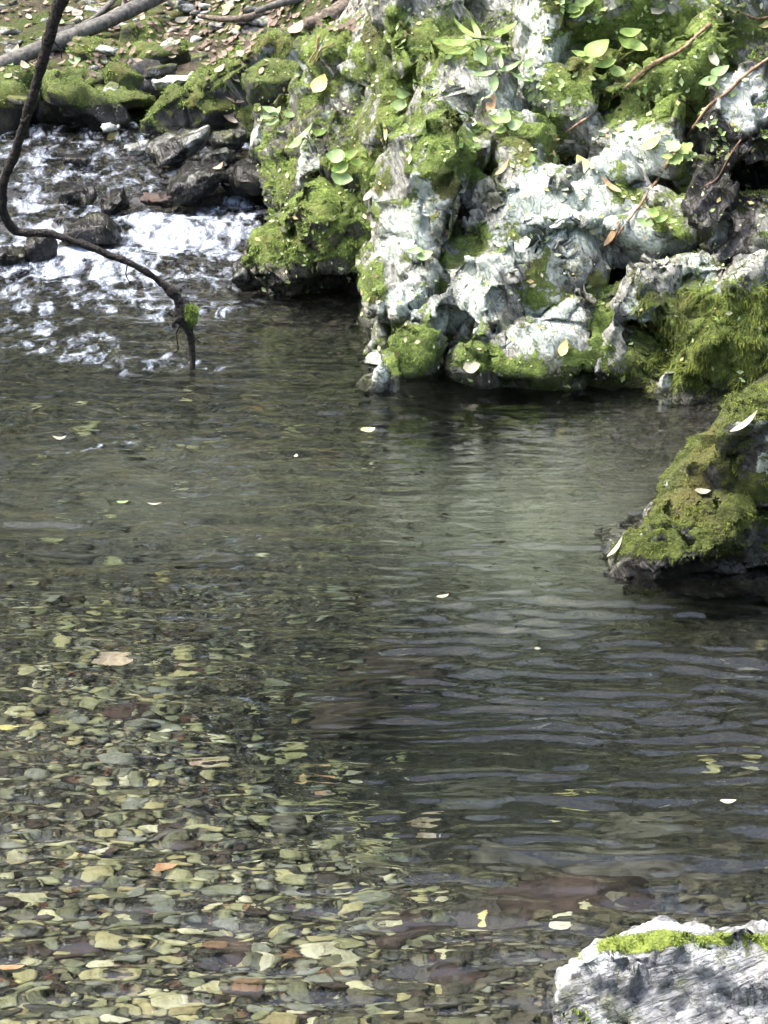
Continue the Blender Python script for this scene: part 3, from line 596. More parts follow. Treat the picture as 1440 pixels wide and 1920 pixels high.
finish('mossy_rock', V, F, M['wedgerock'], 'wedge shaped rock draped in green moss darkened for shade, its point in the pool at right', 'rock',
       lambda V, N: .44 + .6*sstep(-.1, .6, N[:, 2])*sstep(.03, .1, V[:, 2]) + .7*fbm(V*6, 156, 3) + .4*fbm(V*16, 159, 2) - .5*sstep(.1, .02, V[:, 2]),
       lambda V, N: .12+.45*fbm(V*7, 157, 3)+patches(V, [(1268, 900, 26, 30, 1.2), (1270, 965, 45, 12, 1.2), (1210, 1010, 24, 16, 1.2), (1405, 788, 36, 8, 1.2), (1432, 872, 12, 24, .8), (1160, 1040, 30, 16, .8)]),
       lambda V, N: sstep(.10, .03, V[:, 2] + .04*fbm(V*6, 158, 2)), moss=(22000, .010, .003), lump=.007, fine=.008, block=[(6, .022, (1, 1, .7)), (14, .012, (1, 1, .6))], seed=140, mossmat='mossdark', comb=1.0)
S = Stone((.25, 4.95, -.4), (1.75, 6.15, .42), .0095)
s_ = pxm(5.6)
S.prism([(1052, 2100), (1058, 1905), (1074, 1850), (1110, 1805), (1170, 1768), (1250, 1745), (1320, 1742), (1420, 1748), (1500, 1752), (1620, 1830), (1700, 2100)], 5.42, .45, 22, .02, 0, .52)
S.chunk((.78, 5.42, -.06), (.34, .16, .15), (4, -4, 6), 161, 10, .02); S.chunk((1.15, 5.42, -.06), (.36, .16, .17), (2, 3, -4), 162, 10, .02)
for pts in [[(1045, 1850), (1110, 1868), (1180, 1880), (1240, 1893)], [(1290, 1762), (1250, 1790), (1220, 1800)], [(1150, 1800), (1190, 1830), (1225, 1830)], [(1340, 1860), (1330, 1900)], [(1180, 1915), (1230, 1908)], [(1300, 1770), (1370, 1800), (1440, 1850)]]:
    tr = [S.trace(x, y, 4.7, 6.1) for x, y in pts]; tr = [q for q in tr if q is not None]
    if len(tr) > 1: S.groove(tr, .014)
S.roughen(.022, 7, 165, .5, ((.3, .3, 1.0), 14, .012)); V, F = S.build()
finish('boulder', V, F, M['greyrock'], 'cracked grey boulder with a yellow green moss crest in the bottom right corner', 'rock',
       lambda V, N: patches(V, [(1185, 1772, 70, 18, 1.1), (1250, 1757, 50, 14, 1.1), (1360, 1762, 110, 13, 1.25), (1470, 1775, 60, 14, 1.0)]) + .45*fbm(V*14, 167, 3),
       lambda V, N: .20+.6*fbm(V*9, 168, 3)+patches(V, [(1100, 1800, 60, 30, .5), (1230, 1735, 40, 12, .6), (1300, 1800, 80, 30, .3), (1050, 1850, 20, 60, .4)]), lambda V, N: sstep(.05, .01, V[:, 2]), moss=(9000, .008, .0024), lump=.008, fine=.007, ffreq=22, block=[(7, .014, (1, .8, 1.5)), (18, .007, (1, .8, 1.6))], seed=160, mossmat='mossfg', comb=.3)

# ---- single stones
def ico(n):
    import bmesh
    bm = bmesh.new(); bmesh.ops.create_icosphere(bm, subdivisions=n, radius=1.0)
    V = np.array([v.co[:] for v in bm.verts]); F = np.array([[v.index for v in f.verts] for f in bm.faces]); bm.free(); return V, F
ICO = {n: ico(n) for n in (1, 2, 3, 4, 5)}
def stone_shape(n, seed, planes=12, lo=.72, nz=.06, fr=2.2, p=14):
    D, F = ICO[n]; rg = np.random.default_rng(seed); N = rg.normal(size=(planes, 3)); N = np.concatenate([N, np.eye(3), -np.eye(3)]); N /= np.linalg.norm(N, axis=1)[:, None]
    off = np.concatenate([rg.uniform(lo, 1.05, planes), rg.uniform(.85, 1, 6)]); q = np.clip(D@N.T, .02, None)/off
    r = (q**p).sum(1)**(-1/p); V = D*r[:, None]; return V*(1+nz*fbm(D*fr+seed*3.1, seed, 4))[:, None], F
def rock(name, px, py, w, h, Y_, dep, rot, seed, mat, label, mossy=.6, lich=.1, wet=0.0, n=4, nmoss=2500, group=None, mm='mossblade', wl=None):
    s_ = pxm(Y_); V, F = stone_shape(max(n, 4), seed, 9, .6, .10, 2.2, 30); V = V*np.array([w*s_/1.7, dep/1.8, h*s_/1.55]); V = V@rotm(*rot).T; c = W(px, py, Y_+dep*.2); V = V+c
    wl = -9 if wl is None else wl
    return finish(name, V, F, mat, label, 'rock', lambda V, N: (mossy + .55*N[:, 2] + .5*fbm(V*6, seed+1, 3))*sstep(wl+.01, wl+.07, V[:, 2]), lambda V, N: lich + .45*fbm(V*6, seed+2, 3),
           lambda V, N: np.maximum(wet+.3*fbm(V*5, seed+3, 2), sstep(wl+.09, wl+.02, V[:, 2])), moss=(nmoss//2 if mossy > 0 else 0, .009, .004), lump=.008, fine=.012, ffreq=14, seed=seed, group=group, block=[(7, .02, (1, 1, .8))])
FARR = M['farrock']
S = Stone((-1.5, 14.3, .05), (-.2, 15.5, .95), .015)
S.prism([(272, 285), (270, 238), (290, 214), (360, 160), (440, 104), (500, 84), (560, 70), (596, 110), (606, 285)], 14.5, .55, 6, .02, 0, .16)
S.roughen(.03, 5, 200, .3); V, F = S.build()
finish('mossy_slab', V, F, FARR, 'big slanting slab with a bright mossy upper edge and dark face on the far bank', 'rock',
       lambda V, N: 1.1*sstep(.05, .4, N[:, 2]) + .4*fbm(V*6, 201, 3) + patches(V, [(430, 150, 70, 25, .5)]), lambda V, N: .05+.35*fbm(V*6, 202, 3)+patches(V, [(520, 100, 50, 30, 1.0), (480, 130, 14, 30, .7)]), lambda V, N: sstep(.36, .3, V[:, 2]), moss=(9000, .014, .004), seed=200, fine=.014, block=[(5, .03, (1, 1, .7))])
rock('mossy_rock', 525, 105, 120, 90, 15.1, .5, (-10, -20, 0), 204, FARR, 'pale lichened rock at the top end of the slanting mossy slab', .2, .5, 0, 4, 2500)
rock('mossy_rock', 530, 170, 130, 90, 13.9, .45, (-14, -12, 10), 205, FARR, 'dome of smooth moss between the slanting slab and the leafy shoulder', .6, .1, 0, 4, 5000)
rock('mossy_rock', 20, 185, 140, 110, 14.7, .5, (-6, 6, 0), 206, FARR, 'square mossy boulder at the left edge beside the upper stream', .55, .1, 0, 4, 6000, wl=.36)
rock('mossy_rock', 98, 185, 66, 80, 14.8, .3, (-6, -10, 0), 207, FARR, 'round mossy stone with a dark front, just right of the hanging branch', .5, 0, 0, 4, 2500, wl=.36)
rock('mossy_rock', 165, 215, 150, 80, 14.65, .4, (-6, 24, 0), 208, FARR, 'triangular moss topped rock at the edge of the upper stream', .5, 0, 0, 4, 5000, wl=.37)
rock('mossy_rock', 180, 110, 90, 50, 15.3, .35, (-10, 4, 0), 209, FARR, 'low mossy hump just below the grey fallen log', .6, 0, 0, 4, 2500)
rock('mossy_rock', 145, 155, 120, 45, 15.0, .35, (-8, -8, 0), 210, FARR, 'flat mossy shelf stone behind the round dark fronted stone', .6, .1, 0, 4, 3000)
rock('mossy_rock', 228, 160, 66, 46, 14.95, .3, (-8, 26, 0), 211, FARR, 'mossy wedge stone pointing down to the right on the far bank', .6, .1, 0, 4, 2000)
rock('mossy_rock', 225, 185, 120, 34, 14.8, .3, (-8, 4, 0), 212, FARR, 'long low mossy stone above the triangular rock', .6, .1, 0, 4, 2500)
rock('mossy_rock', 285, 112, 130, 34, 15.2, .3, (-10, -10, 0), 213, FARR, 'long mossy stone over a dark hollow on the far bank', .6, .1, 0, 4, 2500)
rock('mossy_rock', 275, 68, 70, 46, 15.7, .35, (-10, -14, 0), 214, FARR, 'small mossy peak among fallen leaves on the far bank', .6, .1, 0, 4, 2000)
rock('bank_rock', 285, 170, 110, 80, 15.05, .3, (0, 14, 0), 215, M['wetrock'], 'dark bare rock face in the hollow left of the slanting slab', -.4, 0, .2, 4, 0)
rock('flat_stone', 330, 152, 80, 18, 14.75, .2, (-6, -12, 0), 216, FARR, 'flat pale grey stone wedged above the slanting slab', -.5, .7, 0, 3, 0)
rock('bank_rock', 120, 245, 200, 46, 14.75, .25, (0, 2, 0), 217, M['wetrock'], 'long dark undercut rock at the far waterline', -.6, 0, .6, 4, 0)
rock('flat_stone', 205, 238, 34, 16, 14.5, .12, (0, 14, 0), 218, FARR, 'small pale stone at the waterline right of the triangular rock', -.6, .6, 0, 3, 0)
rock('bank_rock', 430, 262, 56, 36, 14.1, .3, (0, 12, 10), 219, M['wetrock'], 'dark upright rock with a pale leaf below the slanting slab', -.5, .1, .4, 4, 0)
rock('wet_rock', 345, 272, 112, 36, 14.0, .35, (-4, -18, 6), 220, M['wetrock'], 'humped wet rock with a whitish top beside the rapid', -.5, .42, .55, 4, 0, wl=.2)
rock('wet_rock', 368, 336, 116, 46, 13.55, .35, (-4, -20, 4), 221, M['wetrock'], 'black wet wedge rock standing in the head of the rapid', -.6, .15, .9, 4, 0, wl=.16)
rock('wet_rock', 470, 330, 105, 54, 13.6, .4, (0, 4, -8), 222, M['wetrock'], 'black blocky wet rock between the rapid and the leafy shoulder', -.6, .05, .9, 4, 0, wl=.16)
rock('wet_rock', 405, 300, 60, 34, 13.75, .2, (0, -10, 0), 223, M['wetrock'], 'small wet stone lodged between the black rocks', -.6, .3, .7, 3, 0)
rock('rapid_stone', 75, 472, 50, 46, 12.75, .16, (0, 6, 0), 224, M['wetrock'], 'small dark block standing in white water at the left', -.6, 0, .9, 3, 0)
rock('rapid_stone', 213, 388, 44, 40, 13.4, .16, (0, -20, 0), 225, M['wetrock'], 'small pointed dark stone in the middle of the rapid', -.6, 0, .9, 3, 0)
rock('rapid_stone', 175, 428, 100, 40, 13.0, .25, (0, 8, 0), 226, M['wetrock'], 'low brown stone just above the bend of the hanging branch', -.6, 0, .9, 3, 0)
rock('rapid_stone', 150, 368, 60, 26, 13.5, .16, (0, -6, 0), 227, M['wetrock'], 'flat dark stone breaking the rapid left of the pointed stone', -.6, 0, .9, 3, 0)
rock('rapid_stone', 300, 374, 66, 18, 13.45, .14, (0, 3, 0), 228, M['redstone'], 'flat reddish stone in the foam before the black wedge rock', -.6, 0, .3, 3, 0)
rock('rapid_stone', 145, 305, 44, 24, 14.1, .16, (0, 6, 0), 229, M['wetrock'], 'dark stone in broken water below the triangular rock', -.6, .1, .9, 3, 0)
rock('rapid_stone', 20, 480, 60, 26, 12.7, .2, (0, -16, 0), 230, M['wetrock'], 'flat dark stone at the left edge of the rapid', -.6, 0, .9, 3, 0)
rock('rapid_stone', 260, 278, 40, 18, 14.25, .14, (0, -12, 0), 231, M['wetrock'], 'pale wet stone near the yellow leaf above the rapid', -.6, .5, .5, 3, 0)
rock('rapid_stone', 85, 295, 40, 16, 14.2, .14, (0, 5, 0), 232, M['wetrock'], 'low stone in the upper stream right of the branch', -.6, .2, .9, 3, 0)
rock('wet_rock', 475, 510, 60, 50, 12.35, .2, (0, -34, 0), 233, M['wetrock'], 'dark splashed stone at the foot of the low ledge', -.4, .35, .8, 4, 0)

# ---------------------------------------------------------------- surface hits
_cV = []; _cF = []; n0 = 0
for V, F in SURF:
    T = np.concatenate([F[:, [0, 1, 2]], F[:, [0, 2, 3]]]) if F.shape[1] == 4 else F
    _cV.append(V); _cF.append(T+n0); n0 += len(V)
gxx = np.linspace(-3, 3, 150); gyy = np.linspace(12.4, 20, 200); X, Y, Fq = grid(gxx, gyy)
_cV.append(np.stack([X, Y, G(X, Y)], 1)); _cF.append(np.concatenate([Fq[:, [0, 1, 2]], Fq[:, [0, 2, 3]]])+n0)
BV = BVHTree.FromPolygons(np.concatenate(_cV).tolist(), np.concatenate(_cF).tolist())
def hit(px, py):
    l, n, i, d = BV.ray_cast(Vector(CAM), Vector(ray(px, py)))
    if l is None: return W(px, py, 15.5), np.array([0, -.3, .95])
    n = np.array(n); n = n if n@ray(px, py) < 0 else -n
    return np.array(l), n

# ---------------------------------------------------------------- tubes (branches, logs, twigs)
def spline(P, m):
    P = np.array(P, float); n = len(P); out = []
    for i in range(n-1):
        p0, p1, p2, p3 = P[max(i-1, 0)], P[i], P[i+1], P[min(i+2, n-1)]
        for t_ in np.arange(m)/m: out.append(.5*((2*p1)+(-p0+p2)*t_+(2*p0-5*p1+4*p2-p3)*t_**2+(-p0+3*p1-3*p2+p3)*t_**3))
    return np.array(out+[P[-1]])
def tube(C, rad, sides=10, rough=.12, seed=0, knots=0.0):
    C = np.array(C); n = len(C); rad = np.interp(np.linspace(0, 1, n), np.linspace(0, 1, len(rad)), rad)
    T = np.gradient(C, axis=0); T /= np.linalg.norm(T, axis=1)[:, None]; u = np.cross(T[0], [.3, .2, 1.0]); Vs = []
    for i in range(n):
        u = u - T[i]*(u@T[i]); u /= np.linalg.norm(u); v = np.cross(T[i], u)
        a = np.arange(sides)*2*math.pi/sides; Vs.append(C[i]+rad[i]*(np.cos(a)[:, None]*u+np.sin(a)[:, None]*v))
    D = np.concatenate(Vs); ctr = np.repeat(C, sides, 0); k = 1+rough*fbm(D*np.array([18, 18, 18]), seed, 3)*2 + knots*np.clip(np.repeat(noise(C*7, seed+3), sides), 0, 1)
    D = ctr+(D-ctr)*k[:, None]; i = np.arange((n-1)*sides); j = (i//sides)*sides+(i+1) % sides
    F = [tuple(q) for q in np.stack([i, j, j+sides, i+sides], 1)] + [tuple(range(sides))[::-1], tuple(range((n-1)*sides, n*sides))]
    return D, F
s11 = lambda a, Y_: W(a[0], a[1], Y_)
bp = [(-2.9, 9.4, .3), (-2.3, 9.7, 1.9), (-1.75, 10.1, 2.35), s11((150, -160), 10.45), s11((112, 0), 10.6), s11((75, 130), 10.72), s11((38, 260), 10.84), s11((6, 345), 10.92), s11((4, 395), 10.96), s11((30, 435), 11.0),
      s11((80, 434), 11.0), s11((140, 452), 11.0), s11((205, 476), 11.0), s11((275, 512), 11.02), s11((325, 552), 11.04), s11((345, 580), 11.05)]
CB = spline(bp, 9); CB = CB + .012*np.stack([noise(CB*6, 11), noise(CB*6, 12), noise(CB*6, 13)], 1) + .004*np.stack([noise(CB*22, 14), noise(CB*22, 15), noise(CB*22, 16)], 1)
V, F = tube(CB, [.045, .04, .034, .025, .021, .020, .018, .017, .018, .017, .015, .014, .013, .014, .019, .022], 10, .26, 301, .55)
br = thing_mesh('hanging_branch', V, F, M['bark'], 'dark crooked bare branch hanging down over the stream at left', 'branch', base=np.array([-2.9, 9.4, .3]))
V, F = tube(spline([s11((343, 570), 11.05), s11((338, 592), 11.05), s11((352, 615), 11.05), s11((360, 650), 11.06), s11((360, 700), 11.06)], 5), [.026, .03, .02, .013, .011], 8, .2, 302); child_mesh('branch_tip', V, F, M['bark'], br)
V, F = tube(spline([s11((345, 590), 11.03), s11((328, 604), 11.02), s11((324, 612), 11.02)], 4), [.016, .012, .008], 7, .2, 303); child_mesh('stub', V, F, M['bark'], br)
V, F = tube(spline([s11((345, 600), 11.03), s11((331, 625), 11.02), s11((334, 655), 11.02), s11((322, 662), 11.02)], 4), [.004, .003, .003, .002], 5, .1, 304); child_mesh('twig', V, F, M['bark'], br)
V, F = tube(spline([s11((352, 615), 11.03), s11((368, 636), 11.02), s11((376, 642), 11.02)], 4), [.004, .003, .002], 5, .1, 305); child_mesh('twig', V, F, M['bark'], br)
V, F = tube(spline([s11((44, 228), 10.8), s11((52, 222), 10.78), s11((54, 215), 10.77)], 3), [.012, .010, .006], 7, .2, 306); child_mesh('stub', V, F, M['bark'], br)
V, F = stone_shape(3, 307, 8, .6, .3); V = V*np.array([.020, .02, .036])+W(360, 592, 11.03); N = normals(V, F); mo = child_mesh('moss_cushion', V, F, M['limestone'], br, None, {'moss': np.ones(len(V)), 'lichen': 0*V[:, 0], 'wet': 0*V[:, 0]})
tufts(V, F, N, np.ones(len(V)), 900, .018, .004, 308, .6, br, M['mossblade'])

def log(name, pts, rad, mat, label, seed, sides=12, cat='log', rough=.08):
    V, F = tube(spline(pts, 8), rad, sides, rough, seed); return thing_mesh(name, V, F, M[mat], label, cat)
for k_, (pts, r_) in enumerate([([(60, 180), (78, 196), (84, 214)], .005), ([(8, 380), (-8, 400), (-20, 408)], .006), ([(140, 450), (150, 438), (166, 432)], .004), ([(240, 492), (236, 514), (244, 530)], .004), ([(95, 70), (112, 92), (116, 110)], .004)]):
    V, F = tube(spline([W(a, c, [10.76, 10.95, 11, 11, 10.66][k_]) for a, c in pts], 4), [r_, r_*.8, r_*.4], 5, .15, 309+k_); child_mesh('twig', V, F, M['bark'], br)
log('fallen_log', [W(-150, 192, 15.6), W(0, 122, 15.75), W(110, 78, 15.95), W(200, 40, 16.15), W(300, -8, 16.4), W(430, -70, 16.8)], [.05, .045, .044, .042, .044, .05], 'greybark', 'smooth grey fallen log slanting across the far bank at top left', 311)
log('fallen_branch', [W(140, 52, 16.3), W(175, 34, 16.4), W(205, 8, 16.6), W(240, -30, 16.9)], [.012, .014, .016, .02], 'greybark', 'thin dead branch lying above the grey fallen log', 312, 8, 'branch')
log('dead_stick', [W(226, 25, 16.2), W(232, 5, 16.3), W(238, -30, 16.3)], [.010, .011, .012], 'greybark', 'short upright pale stick behind the grey fallen log', 313, 7, 'stick')
log('tree_root', [W(572, 46, 14.9), W(600, 40, 14.95), W(640, 18, 15.05), W(680, -12, 15.2), W(730, -60, 15.4)], [.03, .042, .05, .05, .06], 'rootbark', 'thick root with a pale cut end near the top centre', 314, 12, 'root', .12)
log('tree_root', [W(618, 82, 14.7), W(650, 52, 14.75), W(680, 20, 14.9), W(705, -15, 15.0), W(740, -70, 15.2)], [.03, .055, .06, .06, .07], 'rootbark', 'wide grooved root beside the cut one near the top centre', 315, 12, 'root', .2)
log('fallen_branch', [W(372, 30, 16.0), W(420, 36, 15.9), W(470, 32, 15.9), W(520, 10, 16.1), W(560, -20, 16.3)], [.012, .018, .022, .024, .026], 'rootbark', 'brown branch on the pinkish leaf litter at top centre', 316, 8, 'branch')
log('fallen_branch', [W(480, 22, 15.7), W(520, 8, 15.8), W(570, -6, 15.9), W(610, -25, 16)], [.014, .022, .024, .026], 'greybark', 'pale lichened branch crossing above the brown one at top centre', 317, 8, 'branch')
def laid(pts, off=.012):
    out = []
    for a in pts:
        q, n = hit(*a); out.append(q+n*off)
    out = np.array(out)
    for _ in range(1):
        out[1:-1] = .5*out[1:-1]+.25*(out[:-2]+out[2:])
    return out
def polyl(pts, m):
    P = np.array(pts, float); o = []
    for a, c in zip(P[:-1], P[1:]): o += [a+(c-a)*i/m for i in range(m)]
    return o+[P[-1]]
for nm, pts, r, mat, lab in [
    ('long_twig', [(1146, 455), (1200, 388), (1250, 310), (1290, 255), (1335, 200), (1390, 150), (1445, 105)], [.006, .007, .009, .010, .009, .009, .008], 'twig', 'long reddish brown twig lying up the right side of the pale outcrop'),
    ('long_twig', [(1062, 245), (1110, 212), (1160, 172), (1220, 130), (1290, 85), (1335, 48)], [.006, .007, .009, .011, .011, .009], 'twig', 'long twig along the upper edge of the bright moss slab'),
    ('twig', [(820, 455), (845, 435), (862, 412)], [.003, .004, .004], 'root', 'short dark red twig on the white left face of the outcrop'),
    ('twig', [(1270, 190), (1295, 200), (1308, 218)], [.005, .004, .003], 'bark', 'small dark curved twig on the moss slab'),
    ('twig', [(1325, 352), (1350, 325), (1390, 260)], [.004, .004, .004], 'root', 'thin dark twig near the pale top of the overhanging boulder'),
    ('twig', [(1380, 20), (1410, 35), (1440, 30)], [.006, .006, .005], 'twig', 'brown twig in the litter at the top right corner'),
    ('twig', [(590, 120), (605, 95), (625, 85)], [.006, .006, .005], 'root', 'reddish root strand under the wide grooved root'),
    ('twig', [(600, 70), (592, 100), (580, 120)], [.005, .005, .004], 'root', 'thin reddish strand left of the wide grooved root')]:
    P = laid(polyl(pts, 5)); V, F = tube(P + .004*np.stack([noise(P*30, 9), noise(P*30, 10), noise(P*30, 11)], 1), [.72*x for x in r], 7, .22, 330, .5); thing_mesh(nm, V, F, M[mat], lab, 'twig')

# ---------------------------------------------------------------- leaves
def leaf_shape(L, wd_, curl=.12, fold=.15, lobes=0.0, seg=6):
    V = []; F = []
    for i in range(seg+1):
        t_ = i/seg; w_ = wd_*.5*(math.sin(math.pi*min(1, t_**.8*.97+.02))**.8)*(1+lobes*(1 if i % 2 else -1)); zc = curl*L*(t_-.5)**2*2
        V += [(-w_, t_*L, zc+fold*w_), (0, t_*L, zc), (w_, t_*L, zc+fold*w_)]
    for i in range(seg):
        a = i*3; F += [(a, a+1, a+4, a+3), (a+1, a+2, a+5, a+4)]
    return np.array(V), F
def frame(n, ang, tilt=0.0):
    n = Vector(n).normalized(); t_ = Vector((1, 0, 0)) if abs(n.x) < .9 else Vector((0, 1, 0)); u = (t_-n*t_.dot(n)).normalized(); v = n.cross(u)
    y = u*math.cos(ang)+v*math.sin(ang); x = y.cross(n); m = Matrix((x, y, n)).transposed()
    return m.to_4x4()
LM = {}
def leaf_mesh(kind, mat):
    if (kind, mat) not in LM:
        V, F = {'oval': leaf_shape(1, .5, .3, .3), 'long': leaf_shape(1, .22, .3), 'round': leaf_shape(1, .8, .3, .25), 'curl': leaf_shape(1, .5, .55, .35), 'lobed': leaf_shape(1, .75, .1, .1, .18, 8)}[kind]
        V = V-np.array([0, .5, 0]); LM[(kind, mat)] = mesh('leaf', V, F, M[mat], {'tint': np.full(len(V), .7)})
    return LM[(kind, mat)]
rnd = random.Random(5)
def put_leaf(name, q, n, size, kind, mat, ang, parent=None):
    o = obj(name, leaf_mesh(kind, mat)); mm = Matrix.Translation(Vector(q)+Vector(n)*size*.10) @ frame(n, ang) @ Matrix.Diagonal((size, size, size, 1))
    if parent is not None: o.parent = parent; mm = Matrix.Translation(parent.location).inverted() @ mm
    o.matrix_basis = mm; return o
for px, py, sz, kind, mat, ang, lab in [
    (1098, 318, 52, 'oval', 'leafyellow', 2.0, 'bright yellow leaf on the pale outcrop below the bright moss slab'),
    (602, 160, 36, 'round', 'leafyellow', 1.0, 'round yellow leaf on top of the leafy mossy shoulder'),
    (921, 196, 32, 'oval', 'leaforange', 1.2, 'orange leaf tucked on the upper outcrop below the plants'),
    (1072, 266, 30, 'oval', 'leafcream', 0.1, 'cream leaf left of the flat grey block on the outcrop'),
    (1222, 272, 38, 'oval', 'leafyellow', .6, 'pale yellow leaf on the flat grey block of the outcrop'),
    (1145, 352, 44, 'long', 'leaforange', 2.4, 'narrow orange leaf right of the bright yellow leaf'),
    (1056, 655, 34, 'oval', 'leafyellow', 1.3, 'small yellow leaf in the moss low on the outcrop'),
    (725, 248, 34, 'long', 'leafyellow', 1.7, 'narrow yellow leaf standing at the left edge of the outcrop'),
    (942, 322, 44, 'long', 'leaforange', 1.0, 'curled orange leaf below the moss cushion of the outcrop'),
    (695, 368, 30, 'oval', 'leafcream', .9, 'pale leaf in the moss between ledge and outcrop'),
    (1150, 440, 50, 'long', 'leaforange', 1.0, 'narrow orange leaf at the lower end of the long twig'),
    (186, 156, 22, 'round', 'leafyellow', .4, 'yellow leaf lying on the mossy wedge stones of the far bank'),
    (214, 276, 34, 'oval', 'leafyellow', 1.4, 'yellow leaf stuck at the upper stream edge'),
    (432, 218, 40, 'oval', 'leaftan', 2.6, 'pale dead leaf on the dark upright rock below the slab'),
    (440, 192, 32, 'long', 'leaftan', 2.9, 'narrow tan leaf on the dark face of the slanting slab'),
    (410, 318, 24, 'curl', 'leaftan', .8, 'tan leaf on the black wedge rock'),
    (1235, 20, 40, 'oval', 'leafcream', .8, 'cream leaf in the moss near the top of the outcrop'),
    (1402, 796, 60, 'long', 'leafcream', .45, 'long pale leaf lying on the crest of the wedge shaped mossy rock'),
    (1158, 1030, 44, 'long', 'leafcream', .8, 'pale narrow leaf hanging over the point of the wedge shaped rock'),
    (1316, 925, 30, 'oval', 'leafcream', .2, 'small pale leaf in the middle of the wedge shaped mossy rock'),
    (1335, 110, 34, 'oval', 'leafcream', 1.9, 'pale leaf on the moss at upper right'),
    (885, 690, 30, 'round', 'leafcream', .2, 'white leaf above the dark crevice low on the outcrop'),
    (1430, 50, 30, 'round', 'leafyellow', .2, 'yellow leaf at the top right corner'),
    (555, 60, 44, 'oval', 'leaftan', 1.1, 'upright pale leaf left of the cut root'),
    (430, 348, 18, 'curl', 'leaftan', 2.8, 'small tan leaf low on the black wedge rock')]:
    q, n = hit(px, py); n = n*.5 + np.array([-.1, -.35, .6]); o = put_leaf('fallen_leaf', q, n/np.linalg.norm(n), sz*pxm(q[1])*1.1, kind, mat, ang); tag(o, lab, 'leaf')
for px, py, sz, kind, mat, ang, lab in [
    (690, 811, 27, 'round', 'leafyellow', .4, 'yellow leaf floating alone in the dark pool'), (555, 857, 14, 'oval', 'leafcream', 1.4, 'tiny pale leaf floating left of the yellow one'),
    (112, 826, 24, 'curl', 'leafcream', .1, 'whitish leaf floating near the left edge'), 
    (230, 945, 22, 'oval', 'leafpale', .2, 'pale green leaf bit floating at mid left'), (290, 948, 26, 'long', 'leafcream', .1, 'narrow cream leaf bit floating beside the pale green one'),
    (1365, 1507, 30, 'oval', 'leafcream', .1, 'pale leaf afloat near the right edge above the grey boulder'), (1008, 1220, 12, 'round', 'leafcream', .1, 'tiny white speck of leaf on the rippled pool'), (830, 1122, 24, 'oval', 'leafcream', .5, 'small pale leaf on the ripples in mid pool')]:
    q = WZ(px, py, .006); o = put_leaf('floating_leaf', q, (0, -.12, 1), sz*pxm(q[1])*1.1, kind, mat, ang); tag(o, lab, 'leaf')
for px, py, sz, kind, mat, ang, lab in [
    (670, 1446, 80, 'oval', 'leafcream', .15, 'pale pinkish leaf under water in the middle of the foreground'), (568, 1473, 40, 'curl', 'leaforange', .5, 'left one of two curled orange leaves under water'), (604, 1472, 40, 'curl', 'leaforange', .2, 'right one of two curled orange leaves under water'),
    (1070, 1520, 80, 'oval', 'leafyellow', .3, 'large yellow leaf under water before the right bank'), (385, 1438, 100, 'long', 'leaftan', .05, 'long tan leaf on the bed left of the orange ones'), (215, 1247, 90, 'curl', 'leaftan', .05, 'broad tan brown leaf under water at left'),
    (15, 1375, 60, 'oval', 'leafyellow', .1, 'yellow leaf under water at the left edge'), (310, 1640, 60, 'oval', 'leaforange', .4, 'orange leaf among pebbles at lower left'), (20, 1826, 70, 'oval', 'leaforange', .3, 'orange leaf on the pebbles in the lower left corner'),
    (890, 1757, 70, 'oval', 'leafcream', .1, 'cream leaf on the bed left of the grey boulder'), (800, 1552, 90, 'curl', 'leaftan', .6, 'dull brown leaf under water left of the large yellow one'), (905, 1726, 40, 'oval', 'leafyellow', 1.2, 'small yellow leaf on the rusty stone near the grey boulder')]:
    q = bedpoint(px, py); o = put_leaf('sunken_leaf', q + np.array([0, 0, .03]), (0, -.25, 1), sz*pxm(q[1])*.8, kind, mat, ang); tag(o, lab, 'leaf')

# ---------------------------------------------------------------- plants
def plant(px, py, lab, leaves, cat='plant', name='plant'):
    q, n = hit(px, py); root = bpy.data.objects.new(name, None); COL.objects.link(root); root.location = q; tag(root, lab, cat)
    for (lx, ly, sz, kind, mat, ang, lift) in leaves:
        tip, tn = hit(lx, ly); tip = np.array(q)+ (W(lx, ly, q[1]-lift)-q)
        nn = np.array([.0+rnd.uniform(-.3, .3), -.62, .65+rnd.uniform(-.2, .2)]); size = .85*sz*pxm(q[1])
        put_leaf('leaf', tip, nn, size, kind, mat, ang, root)
        mid = (q+tip)/2 + np.array([0, -.01, .02])
        V, F = tube(spline([q-n*.02, mid, tip], 4), [.0035, .003, .002], 5, .02, 1); child_mesh('stem', V, F, M['stem'], root)
    return root
plant(905, 100, 'strap leaved pale green fern like plant on top of the outcrop', [(850, 86, 90, 'long', 'leafgreen', math.pi, .03), (870, 62, 70, 'long', 'leafgreen', 2.4, .05), (945, 62, 70, 'long', 'leafgreen', .7, .03), (895, 60, 60, 'long', 'leafgreen', 1.9, .06), (930, 88, 50, 'long', 'leafgreen', -.1, .08), (900, 108, 50, 'oval', 'leafpale', -1.2, .1), (862, 100, 50, 'long', 'leafgreen', 3.4, .07)])
plant(935, 140, 'small pale plant with narrow leaves below the strap leaved one', [(905, 142, 56, 'long', 'leafpale', 3.3, .05), (960, 128, 56, 'long', 'leafpale', .3, .04), (940, 120, 44, 'long', 'leafpale', 1.6, .04), (975, 148, 44, 'long', 'leafpale', -.4, .05), (925, 160, 40, 'oval', 'leafpale', -1.6, .08), (990, 120, 34, 'oval', 'leafpale', .8, .02)])
